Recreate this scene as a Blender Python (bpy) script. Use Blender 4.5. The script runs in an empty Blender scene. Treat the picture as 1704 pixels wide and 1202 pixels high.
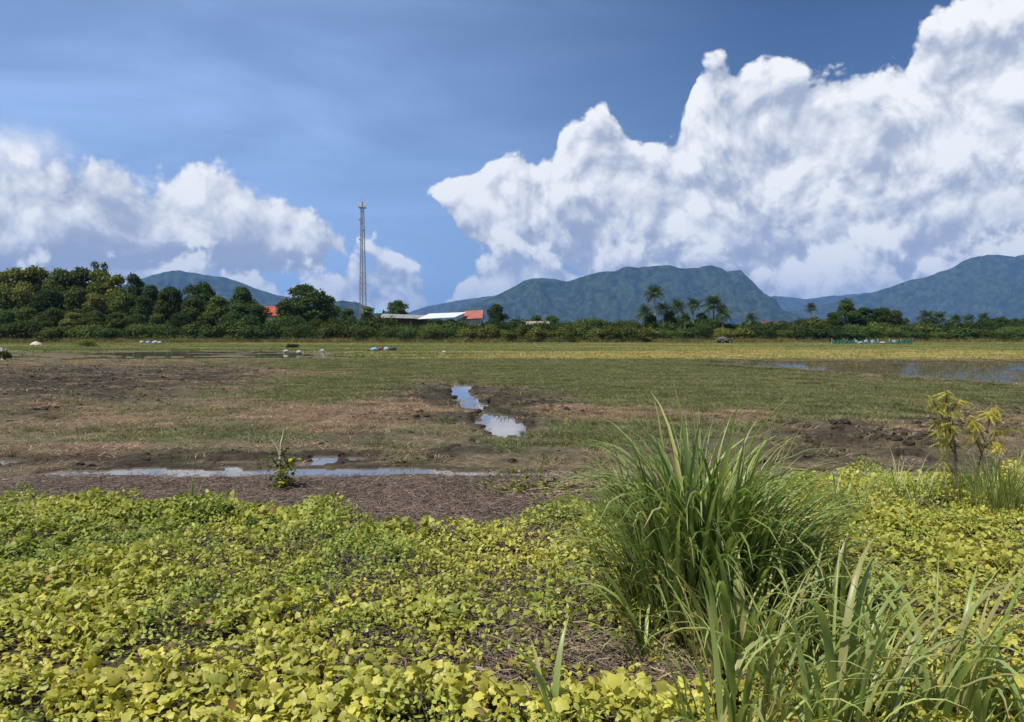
import bpy, bmesh, math, random
import numpy as np
from mathutils import Vector, Matrix, Euler
from math import radians as R

random.seed(7)
rng = np.random.default_rng(11)
sc = bpy.context.scene
C = sc.collection

# ------------------------------------------------------------------ camera
EYE = 1.85
PITCH = 1.93
F = 1337.0                      # focal length in photograph pixels (1704 wide)
cam_d = bpy.data.cameras.new('camera')
cam = bpy.data.objects.new('camera', cam_d)
C.objects.link(cam)
cam.location = (0, 0, EYE)
cam.rotation_euler = (R(90 - PITCH), 0, 0)
cam_d.sensor_width = 36
cam_d.lens = F / 1704 * 36
cam_d.clip_start = 0.05
cam_d.clip_end = 60000
sc.camera = cam

# ------------------------------------------------------------------ view
sc.view_settings.view_transform = 'Standard'
sc.view_settings.look = 'None'
sc.view_settings.gamma = 1
sc.view_settings.use_curve_mapping = False
sc.view_settings.exposure = 0.45
sc.render.engine = 'CYCLES'
cy = sc.cycles
cy.max_bounces = 6
cy.diffuse_bounces = 3
cy.glossy_bounces = 2
cy.transmission_bounces = 3
cy.transparent_max_bounces = 6
cy.volume_bounces = 0
cy.use_denoising = True
cy.sample_clamp_indirect = 4
cy.caustics_reflective = False
cy.caustics_refractive = False

# ------------------------------------------------------------------ sun + sky
SUN_EL, SUN_AZ = 58.0, -128.0       # azimuth measured from +Y towards +X (behind the camera, to the left)
sx = math.sin(R(SUN_AZ)) * math.cos(R(SUN_EL))
sy = math.cos(R(SUN_AZ)) * math.cos(R(SUN_EL))
sz = math.sin(R(SUN_EL))
sun_d = bpy.data.lights.new('sun', 'SUN')
sun_d.energy = 4.2
sun_d.angle = R(0.53)
sun_d.color = (1.0, 0.955, 0.88)
sun = bpy.data.objects.new('sun', sun_d)
C.objects.link(sun)
sun.rotation_euler = Vector((sx, sy, sz)).to_track_quat('Z', 'Y').to_euler()


class N:
    """a socket with operators that make math nodes"""
    def __init__(s, nt, sock): s.nt, s.k = nt, sock
    def _m(s, op, *a, clamp=False):
        n = s.nt.nodes.new('ShaderNodeMath'); n.operation = op; n.use_clamp = clamp
        for i, v in enumerate((s,) + a):
            if isinstance(v, N): s.nt.links.new(v.k, n.inputs[i])
            else: n.inputs[i].default_value = v
        return N(s.nt, n.outputs[0])
    def __add__(s, o): return s._m('ADD', o)
    def __sub__(s, o): return s._m('SUBTRACT', o)
    def __mul__(s, o): return s._m('MULTIPLY', o)
    def __truediv__(s, o): return s._m('DIVIDE', o)
    __radd__ = __add__
    __rmul__ = __mul__
    def __rsub__(s, o): return (s * -1.0) + o
    def sat(s): return s._m('ADD', 0.0, clamp=True)
    def mn(s, o): return s._m('MINIMUM', o)
    def mx(s, o): return s._m('MAXIMUM', o)
    def abs(s): return s._m('ABSOLUTE')
    def pw(s, o): return s._m('POWER', o)
    def smin(s, o, k): return s._m('SMOOTH_MIN', o, k)
    def step(s, a, b):
        n = s.nt.nodes.new('ShaderNodeMapRange'); n.interpolation_type = 'SMOOTHSTEP'
        s.nt.links.new(s.k, n.inputs[0])
        n.inputs[1].default_value = a; n.inputs[2].default_value = b
        return N(s.nt, n.outputs[0])


def tex_noise(nt, vec, scale, detail=4, rough=0.55, w=None, dist=0.0, typ='FBM'):
    n = nt.nodes.new('ShaderNodeTexNoise')
    if w is not None:
        n.noise_dimensions = '4D'; n.inputs['W'].default_value = w
    n.inputs['Scale'].default_value = scale; n.inputs['Detail'].default_value = detail
    n.inputs['Roughness'].default_value = rough; n.inputs['Distortion'].default_value = dist
    if vec is not None: nt.links.new(vec, n.inputs['Vector'])
    return n


def tex_vor(nt, vec, scale, detail=3, rough=0.5, smooth=0.3, feature='SMOOTH_F1'):
    n = nt.nodes.new('ShaderNodeTexVoronoi'); n.feature = feature
    n.inputs['Scale'].default_value = scale; n.inputs['Detail'].default_value = detail
    n.inputs['Roughness'].default_value = rough
    if feature == 'SMOOTH_F1': n.inputs['Smoothness'].default_value = smooth
    nt.links.new(vec, n.inputs['Vector'])
    return n


def vmath(nt, op, a, b=None, scale=None):
    n = nt.nodes.new('ShaderNodeVectorMath'); n.operation = op
    for i, v in enumerate((a, b)):
        if v is None: continue
        if isinstance(v, (tuple, list)): n.inputs[i].default_value = v
        else: nt.links.new(v, n.inputs[i])
    if scale is not None: n.inputs['Scale'].default_value = scale
    return n.outputs[0] if op not in ('LENGTH', 'DOT_PRODUCT') else n.outputs['Value']


def mixc(nt, fac, a, b, mode='MIX'):
    n = nt.nodes.new('ShaderNodeMix'); n.data_type = 'RGBA'; n.blend_type = mode
    for idx, v in ((0, fac), (6, a), (7, b)):
        if isinstance(v, N): nt.links.new(v.k, n.inputs[idx])
        elif isinstance(v, bpy.types.NodeSocket): nt.links.new(v, n.inputs[idx])
        elif isinstance(v, (tuple, list)): n.inputs[idx].default_value = (v[0], v[1], v[2], 1)
        else: n.inputs[idx].default_value = v
    return n.outputs[2]


# directions of photograph pixels, as azimuth / elevation in degrees
def dir_of(px, py):
    a, b = (px - 852) / F, (601 - py) / F
    p = R(-PITCH)
    y = math.cos(p) - b * math.sin(p)
    z = math.sin(p) + b * math.cos(p)
    return math.degrees(math.atan2(a, y)), math.degrees(math.atan2(z, math.hypot(a, y)))
# ------------------------------------------------------------------ world
world = bpy.data.worlds.new('World')
sc.world = world
world.use_nodes = True
wt = world.node_tree
wt.nodes.clear()
w_out = wt.nodes.new('ShaderNodeOutputWorld')
w_bg = wt.nodes.new('ShaderNodeBackground')
w_bg.inputs['Strength'].default_value = 0.10
wt.links.new(w_bg.outputs[0], w_out.inputs['Surface'])
sky = wt.nodes.new('ShaderNodeTexSky')
sky.sky_type = 'NISHITA'
sky.sun_disc = False
sky.sun_elevation = R(SUN_EL)
sky.sun_rotation = R(SUN_AZ)
sky.altitude = 600
sky.air_density = 1.0
sky.dust_density = 0.4
sky.ozone_density = 2.5
wco = wt.nodes.new('ShaderNodeTexCoord').outputs['Generated']

SKY_TINT = (0.19, 0.31, 0.47)
AZ_MAX = 48.0


def el_curve(nt, az01, pts, lo=0.0, hi=40.0):
    """cloud outline: elevation (deg) against azimuth, from outline points in the photograph"""
    n = nt.nodes.new('ShaderNodeFloatCurve')
    cv = n.mapping.curves[0]
    P = []
    for p in pts:
        if len(p) == 2:
            a, e = dir_of(*p)
        else:
            a, e = p[0], p[1]
        P.append(((a + AZ_MAX) / (2 * AZ_MAX), (e - lo) / (hi - lo)))
    P.sort()
    cv.points[0].location = P[0]
    cv.points[1].location = P[-1]
    for q in P[1:-1]:
        cv.points.new(*q)
    for q in cv.points: q.handle_type = 'AUTO_CLAMPED'
    n.mapping.extend = 'HORIZONTAL'
    n.mapping.use_clip = False
    n.mapping.update()
    nt.links.new(az01.k, n.inputs['Value'])
    return N(nt, n.outputs[0]) * (hi - lo) + lo


def sky_field(v0):
    """everything the cloud masses share, for one direction: azimuth, elevation and puff noises"""
    wn = tex_noise(wt, v0, 9.0, 1, 0.5)
    wv = vmath(wt, 'SCALE', vmath(wt, 'SUBTRACT', wn.outputs['Color'], (0.5, 0.5, 0.5)), scale=0.05)
    v = vmath(wt, 'ADD', v0, wv)
    sp = wt.nodes.new('ShaderNodeSeparateXYZ'); wt.links.new(v, sp.inputs[0])
    x, y, z = (N(wt, sp.outputs[i]) for i in range(3))
    az = x._m('ARCTAN2', y) * (180 / math.pi)
    el = z._m('ARCSINE') * (180 / math.pi)
    vn = tex_vor(wt, v, 12.0, 4.0, 0.56, feature='F1')
    vo = 0.62 - N(wt, vn.outputs['Distance'])
    no = N(wt, tex_noise(wt, v, 34, 6, 0.6).outputs['Fac']) - 0.5
    bg = tex_noise(wt, v, 6.0, 2, 0.55)
    sb = wt.nodes.new('ShaderNodeSeparateColor'); wt.links.new(bg.outputs['Color'], sb.inputs[0])
    return dict(az01=(az + AZ_MAX) * (1 / (2 * AZ_MAX)), el=el, vo=vo, no=no, big=[N(wt, sb.outputs[i]) - 0.5 for i in range(3)])


# light direction in the plane of the sky (towards upper left), about a degree away
LIGHT = Vector((-0.35, -0.3, 0.9)).normalized()
v_here = vmath(wt, 'NORMALIZE', wco)
f_here = sky_field(v_here)
f_lit = sky_field(vmath(wt, 'NORMALIZE', vmath(wt, 'ADD', wco, tuple(LIGHT * 0.019))))


def lay(prev, top, bottom, lit, shade, wv=1.0, wn=1.0, wb=1.0, ch=0, edge=(0.0, 0.9), contrast=0.42, base=0.5, depth_dark=0.03, opac=1.0, shift=0.0):
    """one cloud mass over what lies behind it"""
    def dens(f):
        puff = f['vo'] * (wv * 3.4) + f['no'] * (wn * 2.5) + f['big'][ch] * (wb * 3.0)
        t = el_curve(wt, f['az01'], top) - f['el']
        b = f['el'] - el_curve(wt, f['az01'], bottom)
        return t.mn(b * 1.5 + 0.3) + puff + shift, t, b
    da, ta, ba = dens(f_here)
    db, tb, bb = dens(f_lit)
    alpha = da.step(*edge) * opac
    relief = (da - db) * contrast
    dark = ta.mx(0.0).mn(5.0) * depth_dark
    patch = f_here['big'][(ch + 1) % 3] * 1.7 + f_here['vo'] * 0.55 + f_here['no'] * 0.9
    br = (relief + base + patch - dark)
    br = (br * 0.8 + 0.10).mx(br * 0.25 + 0.12).sat()
    return mixc(wt, alpha, prev, mixc(wt, br, shade, lit))


sep = wt.nodes.new('ShaderNodeSeparateXYZ'); wt.links.new(wco, sep.inputs[0])
wz = N(wt, sep.outputs[2])
# clear sky made darker and bluer by a colour tint
base = mixc(wt, 1.0, sky.outputs[0], SKY_TINT, 'MULTIPLY')
# thin veil of cirrus over the left half of the sky
st = wt.nodes.new('ShaderNodeMapping'); wt.links.new(wco, st.inputs[0])
st.inputs['Scale'].default_value = (1.0, 1.0, 4.0)
ci = N(wt, tex_noise(wt, st.outputs[0], 2.6, 6, 0.55, dist=0.4).outputs['Fac'])
ci2 = N(wt, tex_noise(wt, wco, 1.1, 2, 0.5).outputs['Fac'])
sepx = N(wt, sep.outputs[0])
veil = (ci.step(0.3, 0.75) * 0.42 + 0.45) * ((0.28 - sepx).step(-0.05, 0.55) * 0.85 + 0.0)
base = mixc(wt, veil * 1.15, base, (2.9, 4.4, 7.5))
low = (wz.mx(0.0) * -7.0)._m('EXPONENT')
base = mixc(wt, low * 0.7, base, (2.9, 4.4, 7.0))

W = 7.6   # cloud white before the background strength
lit = (W * 0.97, W * 0.985, W * 1.0)
shd = (W * 0.36, W * 0.42, W * 0.57)
far_top = [(-47, 3.0, 0), (0, 470), (120, 470), (230, 460), (300, 418), (380, 435), (450, 450), (520, 460), (560, 440), (600, 408), (650, 402), (700, 432),
           (722, 475), (745, 450), (790, 412), (830, 395), (900, 395), (980, 400), (1050, 410), (1150, 400), (1300, 420), (1500, 400), (1690, 380), (47, 4.0, 0)]
low_bot = [(-47, -9, 0), (47, -9, 0)]
left_top = [(-47, 13.0, 0), (0, 262), (40, 266), (100, 246), (185, 236), (230, 266), (275, 280), (310, 262), (360, 256), (420, 278), (455, 304), (500, 316),
            (545, 345), (575, 385), (600, 460), (-8, 0.5, 0), (47, -4.0, 0)]
left_bot = [(-47, 1.4, 0), (0, 475), (100, 475), (200, 470), (300, 462), (400, 468), (500, 462), (560, 435), (47, 4, 0)]
veil_top = [(-47, 21, 0), (0, 175), (80, 196), (150, 225), (220, 300), (300, 400), (-15, 3, 0), (47, -4, 0)]
right_top = [(-47, -6.0, 0), (640, 430), (700, 330), (730, 290), (770, 262), (815, 228), (860, 214), (925, 228), (945, 190), (1005, 158), (1040, 190), (1085, 182),
             (1140, 158), (1150, 100), (1190, 40), (1235, 78), (1300, 72), (1370, 100), (1430, 75), (1500, 68), (1520, 22), (1570, -25), (1650, -60), (1700, -90), (47, 20, 0)]
right_bot = [(-47, 6, 0), (720, 335), (780, 420), (850, 445), (950, 480), (1100, 520), (1300, 550), (1700, 550), (47, 0, 0)]
mid_top = [(-47, -6.0, 0), (700, 470), (745, 330), (800, 300), (900, 330), (960, 300), (1100, 300), (1180, 290), (1230, 250), (1290, 300), (1330, 330), (1400, 250), (1480, 200), (1560, 240), (1640, 200), (1700, 190), (47, 9, 0)]
frn_top = [(-47, -6.0, 0), (700, 480), (760, 345), (840, 330), (950, 350), (1000, 345), (1080, 355), (1160, 345), (1220, 350), (1320, 345), (1400, 360), (1500, 345), (1600, 320), (1700, 300), (47, 6, 0)]

base = lay(base, veil_top, low_bot, lit, shd, wv=0.3, wn=0.8, wb=1.5, ch=1, edge=(-0.3, 3.0), base=0.85, contrast=0.15, depth_dark=0.05, opac=0.8)
base = lay(base, right_top, right_bot, lit, shd, wv=0.8, wn=0.8, wb=0.6, ch=0, edge=(0.0, 0.7), base=0.88, contrast=0.45, depth_dark=0.10)
base = lay(base, mid_top, right_bot, lit, shd, wv=1.1, wn=1.1, wb=1.6, ch=1, edge=(0.0, 0.7), base=0.82, contrast=0.42, depth_dark=0.12, opac=0.9)
base = lay(base, frn_top, right_bot, lit, shd, wv=0.9, wn=1.2, wb=1.6, ch=2, edge=(0.0, 0.9), base=0.50, contrast=0.42, depth_dark=0.09, opac=0.85)
base = lay(base, left_top, left_bot, lit, shd, shift=0.8, wv=0.8, wn=1.0, wb=0.8, ch=2, edge=(0.0, 1.0), base=0.95, contrast=0.36, depth_dark=0.17)
base = lay(base, far_top, low_bot, lit, shd, shift=1.9, wv=1.1, wn=1.6, wb=1.1, ch=0, edge=(0.0, 1.1), base=0.94, contrast=0.45, depth_dark=0.14, opac=0.9)
wt.links.new(base, w_bg.inputs['Color'])
# ------------------------------------------------------------------ helpers
def tag(o, label=None, cat=None, group=None, kind=None):
    if label: o['label'] = label
    if cat: o['category'] = cat
    if group: o['group'] = group
    if kind: o['kind'] = kind
    return o


def link(name, me, mat=None, parent=None, loc=None):
    o = bpy.data.objects.new(name, me)
    C.objects.link(o)
    if mat is not None and me is not None and not me.materials: me.materials.append(mat)
    if parent is not None: o.parent = parent
    if loc is not None: o.location = loc
    return o


def empty(name, loc=(0, 0, 0), rz=0.0):
    o = bpy.data.objects.new(name, None)
    C.objects.link(o); o.location = loc; o.rotation_euler = (0, 0, rz); o.empty_display_size = 0.2
    return o


def mesh_np(name, V, Fc, smooth=False, col=None):
    """fast mesh from arrays; all faces have the same number of corners"""
    me = bpy.data.meshes.new(name)
    V = np.asarray(V, dtype=np.float32); Fc = np.asarray(Fc, dtype=np.int32)
    k = Fc.shape[1]
    me.vertices.add(len(V)); me.vertices.foreach_set('co', V.ravel())
    me.loops.add(Fc.size); me.loops.foreach_set('vertex_index', Fc.ravel())
    me.polygons.add(len(Fc)); me.polygons.foreach_set('loop_start', np.arange(0, Fc.size, k, dtype=np.int32))
    if smooth: me.polygons.foreach_set('use_smooth', np.ones(len(Fc), dtype=bool))
    me.update(calc_edges=True)
    if col is not None:
        ca = me.color_attributes.new('albedo', 'FLOAT_COLOR', 'POINT')
        cc = np.ones((len(V), 4), dtype=np.float32); cc[:, :3] = col
        ca.data.foreach_set('color', cc.ravel())
    return me


class MB:
    """collects simple solids into one mesh"""
    def __init__(s): s.v, s.f = [], []
    def add(s, v, f):
        b = len(s.v); s.v += [tuple(p) for p in v]; s.f += [tuple(b + i for i in q) for q in f]; return s
    def box(s, x0, x1, y0, y1, z0, z1):
        return s.add([(x0, y0, z0), (x1, y0, z0), (x1, y1, z0), (x0, y1, z0), (x0, y0, z1), (x1, y0, z1), (x1, y1, z1), (x0, y1, z1)],
                     [(0, 3, 2, 1), (4, 5, 6, 7), (0, 1, 5, 4), (1, 2, 6, 5), (2, 3, 7, 6), (3, 0, 4, 7)])
    def tube(s, pts, rad, n=6, cap=True):
        pts = [Vector(p) for p in pts]; rings = []
        for i, p in enumerate(pts):
            d = (pts[min(i + 1, len(pts) - 1)] - pts[max(i - 1, 0)]).normalized()
            u = d.cross(Vector((0.31, 0.95, 0.05)) if abs(d.y) < 0.9 else Vector((1, 0, 0))).normalized(); w = d.cross(u)
            r = rad[i] if isinstance(rad, (list, tuple)) else rad
            rings.append([p + (u * math.cos(2 * math.pi * k / n) + w * math.sin(2 * math.pi * k / n)) * r for k in range(n)])
        V = [q for rg in rings for q in rg]; Fc = []
        for i in range(len(rings) - 1):
            for k in range(n):
                Fc.append((i * n + k, i * n + (k + 1) % n, (i + 1) * n + (k + 1) % n, (i + 1) * n + k))
        if cap:
            Fc.append(tuple(range(n))[::-1]); Fc.append(tuple((len(rings) - 1) * n + k for k in range(n)))
        return s.add(V, Fc)
    def build(s, name, mat, parent=None, loc=None, smooth=False):
        me = bpy.data.meshes.new(name); me.from_pydata(s.v, [], s.f); me.update()
        if smooth: me.polygons.foreach_set('use_smooth', [True] * len(me.polygons))
        return link(name, me, mat, parent, loc)


def hash2(ix, iy, s):
    n = (ix.astype(np.int64) * 374761393 + iy.astype(np.int64) * 668265263 + s * 974634777) & 0xffffffff
    n = ((n ^ (n >> 13)) * 1274126177) & 0xffffffff
    n = ((n ^ (n >> 16)) * 2246822519) & 0xffffffff
    return ((n ^ (n >> 15)) & 0xffff) / 65535.0


def vnoise(x, y, s=0):
    ix, iy = np.floor(x), np.floor(y)
    fx, fy = x - ix, y - iy
    fx = fx * fx * (3 - 2 * fx); fy = fy * fy * (3 - 2 * fy)
    a = hash2(ix, iy, s); b = hash2(ix + 1, iy, s); c = hash2(ix, iy + 1, s); d = hash2(ix + 1, iy + 1, s)
    return (a * (1 - fx) + b * fx) * (1 - fy) + (c * (1 - fx) + d * fx) * fy


def fbm(x, y, s=0, o=4, g=0.5):
    t = 0; a = 1; n = 0
    for i in range(o):
        t = t + a * vnoise(x * 2 ** i, y * 2 ** i, s + i * 17); n += a; a *= g
    return t / n            # 0..1


def sstep(a, b, x):
    t = np.clip((x - a) / (b - a), 0, 1); return t * t * (3 - 2 * t)


# a pixel of the photograph -> the point of the ground seen there, and back
_cp, _sp = math.cos(R(PITCH)), math.sin(R(PITCH))
def ground_at(px, py, z=0.0):
    a, b = (px - 852) / F, (601 - py) / F
    dx, dy, dz = a, _cp + b * _sp, -_sp + b * _cp
    t = (z - EYE) / dz
    return dx * t, dy * t
def at_dist(px, py, Y):
    """point seen in pixel (px, py) at distance Y: x, z"""
    a, b = (px - 852) / F, (601 - py) / F
    t = Y / (_cp + b * _sp)
    return a * t, EYE + (-_sp + b * _cp) * t
def pix_of(x, y, z):
    dz = z - EYE
    d = y * _cp - dz * _sp
    u = y * _sp + dz * _cp
    return 852 + F * x / d, 601 - F * u / d


def ell(px, py, L):
    m = np.zeros_like(px)
    for cx, cy_, rx, ry, s in L:
        q = ((px - cx) / rx) ** 2 + ((py - cy_) / ry) ** 2
        m = np.maximum(m, s * np.exp(-q * 1.1))
    return m


def poly_mask(px, py, P):
    """signed-ish inside test for arrays"""
    ins = np.zeros(px.shape, dtype=bool)
    n = len(P)
    for i in range(n):
        x1, y1 = P[i]; x2, y2 = P[(i + 1) % n]
        c = ((y1 > py) != (y2 > py)) & (px < (x2 - x1) * (py - y1) / ((y2 - y1) + 1e-9) + x1)
        ins ^= c
    return ins


GREEN = [(560, 650, 260, 30, .8), (900, 622, 500, 24, 1), (1150, 655, 350, 42, 1), (1400, 670, 300, 42, .95), (350, 725, 190, 26, .8), (1060, 722, 200, 34, .8),
         (250, 745, 200, 10, .5), (640, 738, 90, 12, .4), (860, 745, 90, 14, .7), (1600, 660, 160, 30, .7), (480, 612, 300, 10, .5), (300, 690, 200, 22, .5), (60, 745, 60, 30, .5)]
STRAW = [(560, 702, 140, 20, 1), (220, 702, 170, 16, .7), (140, 757, 150, 9, .9), (650, 690, 70, 28, 1), (980, 690, 100, 12, 1), (1070, 694, 90, 12, .9), (1200, 697, 70, 14, .8),
         (430, 682, 100, 12, .6), (300, 640, 150, 9, .4), (100, 675, 50, 8, .7), (1560, 730, 160, 30, .4), (500, 625, 180, 9, .4), (700, 620, 60, 8, .4)]
DARK = [(120, 640, 250, 36, 1.1), (330, 628, 170, 24, 1.05), (60, 690, 90, 22, .8), (725, 664, 110, 24, 1.2), (850, 668, 90, 22, 1.2), (810, 700, 110, 18, 1.0), (640, 672, 90, 10, .7), (1450, 738, 230, 22, 1), (1380, 768, 260, 12, .9), (300, 768, 520, 12, 1),
        (720, 762, 300, 12, .8), (1590, 712, 150, 24, .7), (620, 735, 120, 10, .6), (1180, 765, 200, 16, .7), (1650, 690, 60, 12, .5), (900, 700, 60, 20, .5), (600, 660, 60, 14, .3)]

PUDDLE = [(748, 641), (778, 639), (786, 648), (779, 654), (798, 661), (806, 672), (822, 680), (806, 684), (822, 689), (846, 690), (868, 703), (880, 716), (876, 729), (846, 726), (832, 731), (812, 722),
          (808, 714), (788, 704), (792, 694), (802, 690), (800, 684), (776, 683), (762, 674), (758, 664), (750, 655)]
POND = [(1150, 603.5), (1300, 602.5), (1760, 602.5), (1760, 648), (1560, 634.5), (1400, 623.5), (1290, 616), (1150, 606.5)]
PADDY = [(-40, 596), (110, 585.5), (210, 584.5), (380, 584), (470, 585), (525, 590), (520, 596), (330, 598), (120, 600), (-40, 601)]


def ditch_line(px):
    return 787 + 4.0 * (vnoise(px / 90, px * 0, 5) - 0.5) - 3 * sstep(300, 600, px) * 0.0


def masks(px, py, X, Y):
    """cover of the ground at points, all in 0..1"""
    jit = (fbm(X / 1.7 + 3, Y / 1.7, 3, 4, .6) - 0.5)
    qx = px + jit * 120; qy = py + (fbm(X / 0.9, Y / 0.9 + 9, 8, 4, .6) - .5) * 26 * np.clip((py - 556) / 130, .2, 1.4)
    g = ell(qx, qy, GREEN); s = ell(qx, qy, STRAW); d = ell(qx, qy, DARK)
    nn = (fbm(X / .45, Y / .45, 21, 3, .6) - .5)
    g = np.clip(g + nn * .9, 0, 1); s = np.clip(s + nn * -.8, 0, 1); d = np.clip(d + (fbm(X / .6, Y / .6, 33, 3, .6) - .5) * .9, 0, 1)
    return g, s, d


def water_depth(px, py, X, Y):
    """how far the ground lies below the water level at 0 (only where water stands)"""
    n1 = fbm(X / .55, Y / .55, 41, 3, .55) - .5
    w = np.full(px.shape, -1.0)
    s = np.clip((py - 556) / 230, .15, 1.2)
    jx = px + n1 * 34 * s; jy = py + (fbm(X / .35, Y / .5, 44, 2) - .5) * 12 * s
    jx = px + n1 * 46 * s
    jy = py + (fbm(X / .35, Y / .5, 44, 2) - .5) * 13 * s
    w = np.where(poly_mask(jx, jy, PUDDLE), 1, w)
    # the long ditch: thin sliver of water
    c = 788 + (fbm(X / 1.3, X * 0, 51, 2) - .5) * 8
    half = 5.2 * sstep(50, 110, px) * (1 - .55 * sstep(640, 780, px)) * (1 - sstep(1090, 1150, px)) + 3.0 * sstep(1370, 1390, px) * (1 - sstep(1560, 1600, px))
    half = half * 1.25 + n1 * 4
    w = np.where((np.abs(py - c) < half) & (px > 60) & (px < 1600) & (half > 0.4), 1, w)
    # side puddles
    for cx, cy_, rx, ry in ((10, 768, 45, 7), (70, 771, 20, 2.5), (400, 771, 48, 3.5), (380, 779, 30, 2.5), (540, 765, 26, 8), (515, 772, 30, 4), (590, 764, 28, 4), (635, 757, 0, 0), (797, 737, 9, 3), (1195, 745, 0, 0), (1520, 766, 24, 6), (1310, 762, 24, 3)):
        if rx: w = np.where(((px + n1 * 30 - cx) / rx) ** 2 + ((py + n1 * 5 - cy_) / ry) ** 2 < 1, 1, w)
    w = np.where(poly_mask(px + (fbm(X / 2.5, Y / 2.5, 61, 3) - .5) * 24, py + (fbm(X / 1.2, Y / 1.2, 63, 3) - .5) * 2, POND), 1, w)
    w = np.where(poly_mask(px, py, PADDY) & (fbm(X / 5, Y / 3, 65, 4, .6) > .42), 1, w)
    return w


def vine_cover(px, py, X, Y):
    """density of the creeping vine, 0..1"""
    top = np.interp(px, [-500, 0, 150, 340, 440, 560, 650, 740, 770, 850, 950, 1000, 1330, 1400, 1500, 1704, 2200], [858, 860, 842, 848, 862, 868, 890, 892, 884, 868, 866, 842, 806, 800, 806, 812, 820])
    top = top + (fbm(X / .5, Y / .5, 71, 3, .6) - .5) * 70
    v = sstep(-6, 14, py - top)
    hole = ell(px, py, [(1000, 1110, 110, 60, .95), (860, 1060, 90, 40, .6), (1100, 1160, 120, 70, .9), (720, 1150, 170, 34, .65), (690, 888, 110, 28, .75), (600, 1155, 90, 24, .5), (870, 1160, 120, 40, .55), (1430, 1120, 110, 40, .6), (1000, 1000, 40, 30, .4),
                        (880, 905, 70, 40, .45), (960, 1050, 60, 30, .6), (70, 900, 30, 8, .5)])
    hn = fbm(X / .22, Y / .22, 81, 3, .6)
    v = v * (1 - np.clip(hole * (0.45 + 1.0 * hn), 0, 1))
    v = v * (0.72 + 0.4 * (fbm(X / .5 + 5, Y / .5, 83, 3) > .36))
    return np.clip(v, 0, 1)


def vine_height(X, Y):
    return 0.02 + 0.30 * fbm(X / .6, Y / .6, 91, 3, .5) ** 1.7 + 0.13 * fbm(X / .17, Y / .17, 95, 2) ** 2


# rows get coarser with distance, columns fan out with them
def rows():
    r = list(np.arange(-9, 2.5, .5)); y = 2.5
    while y < 60: r.append(y); y *= 1.0105
    while y < 400: r.append(y); y *= 1.03
    while y < 15800: r.append(y); y *= 1.12
    return np.array(r + [15800.0])
ry_ = rows(); NC = 760
u = np.linspace(-1, 1, NC)
UU, YY = np.meshgrid(u, ry_)
XX = UU * (np.maximum(YY, 0) + 11) * 0.76
XX = np.where(YY > 400, UU * (411 * .76 + (YY - 400) * 1.0 * .95), XX)
XX = np.clip(XX, -15800, 15800)


def ground_z(X, Y):
    PX, PY = pix_of(X, np.maximum(Y, 1.2), 0.0)
    g, s, d = masks(PX, PY, X, Y)
    w = water_depth(PX, PY, X, Y)
    near = 1 - sstep(60, 90, Y)
    mid = sstep(10.4, 11.5, Y) * near
    z = 0.010 + 0.018 * fbm(X / .5, Y / .5, 1, 3)
    keep = 1 - np.exp(-((PY - 783) / 13.0) ** 2)
    z = z + keep * mid * (0.05 * (fbm(X / 2.2, Y / 2.2, 2, 3)) + d * 0.13 * np.clip(fbm(X / .42, Y / .55, 4, 3, .6) - .42, 0, 1) * 2 + s * .06 * fbm(X / .4, Y / .4, 6, 2))
    # ridge of spoil along the ditch and the churned clods on the right
    cl = ell(PX, PY, [(1330, 712, 60, 8, .8), (1420, 722, 60, 10, 1), (1500, 742, 90, 12, 1), (1400, 742, 90, 8, .9), (1240, 700, 60, 7, .6), (1560, 715, 80, 10, .7), (820, 674, 50, 6, .7), (75, 690, 40, 5, .8), (100, 676, 40, 4, .6),
                      (660, 697, 60, 8, .6), (940, 690, 60, 7, .5)])
    z = z + keep * cl * .22 * np.clip(fbm(X / .5, Y / .4, 7, 3, .55) - .25, 0, 1) * 1.6
    bl = 607.0 + (PX - 1150) * .0695
    z = z + .10 * np.exp(-((PY - bl - 2.2) / 1.3) ** 2) * sstep(1100, 1200, PX)
    z = z + sstep(130, 175, Y) * .5
    z = np.where(w > 0, -0.05, z)
    return z, g, s, d, w, PX, PY, cl


ZZ, mg, ms, md, mw, PX, PY, mcl = ground_z(XX, YY)
ZZ = np.where(YY > 500, -0.0 + .5, ZZ)


def lerp(a, b, t): return a * (1 - t[..., None]) + b * t[..., None]
mudc = np.array((.085, .062, .042)); drkc = np.array((.026, .020, .015)); stwc = np.array((.34, .235, .155)); grnc = np.array((.10, .115, .050)); mulch = np.array((.10, .074, .058))
cov = np.empty(XX.shape + (3,)); cov[:] = np.array((.135, .108, .062))
cov = lerp(cov, grnc, np.clip(mg * 1.1, 0, 1)); cov = lerp(cov, stwc * .85, np.clip(ms, 0, 1) * .8); cov = lerp(cov, drkc, np.clip(md * 1.1, 0, 1) * .85)
cov = lerp(cov, mudc * .9, np.clip(mcl, 0, 1) * .7)
cov = lerp(cov, mulch, 1 - sstep(9.9, 10.5, YY))
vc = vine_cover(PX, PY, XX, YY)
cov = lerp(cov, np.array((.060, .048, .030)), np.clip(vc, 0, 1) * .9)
# shore mud round the water
wet = np.clip(mw, 0, 1)
for ax in (0, 1):
    for k in (1, 2): wet = np.maximum(wet, np.maximum(np.roll(wet, 1, ax), np.roll(wet, -1, ax)) * .9)
cov = lerp(cov, drkc * 1.3, np.clip(wet, 0, 1) * .75)
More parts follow.
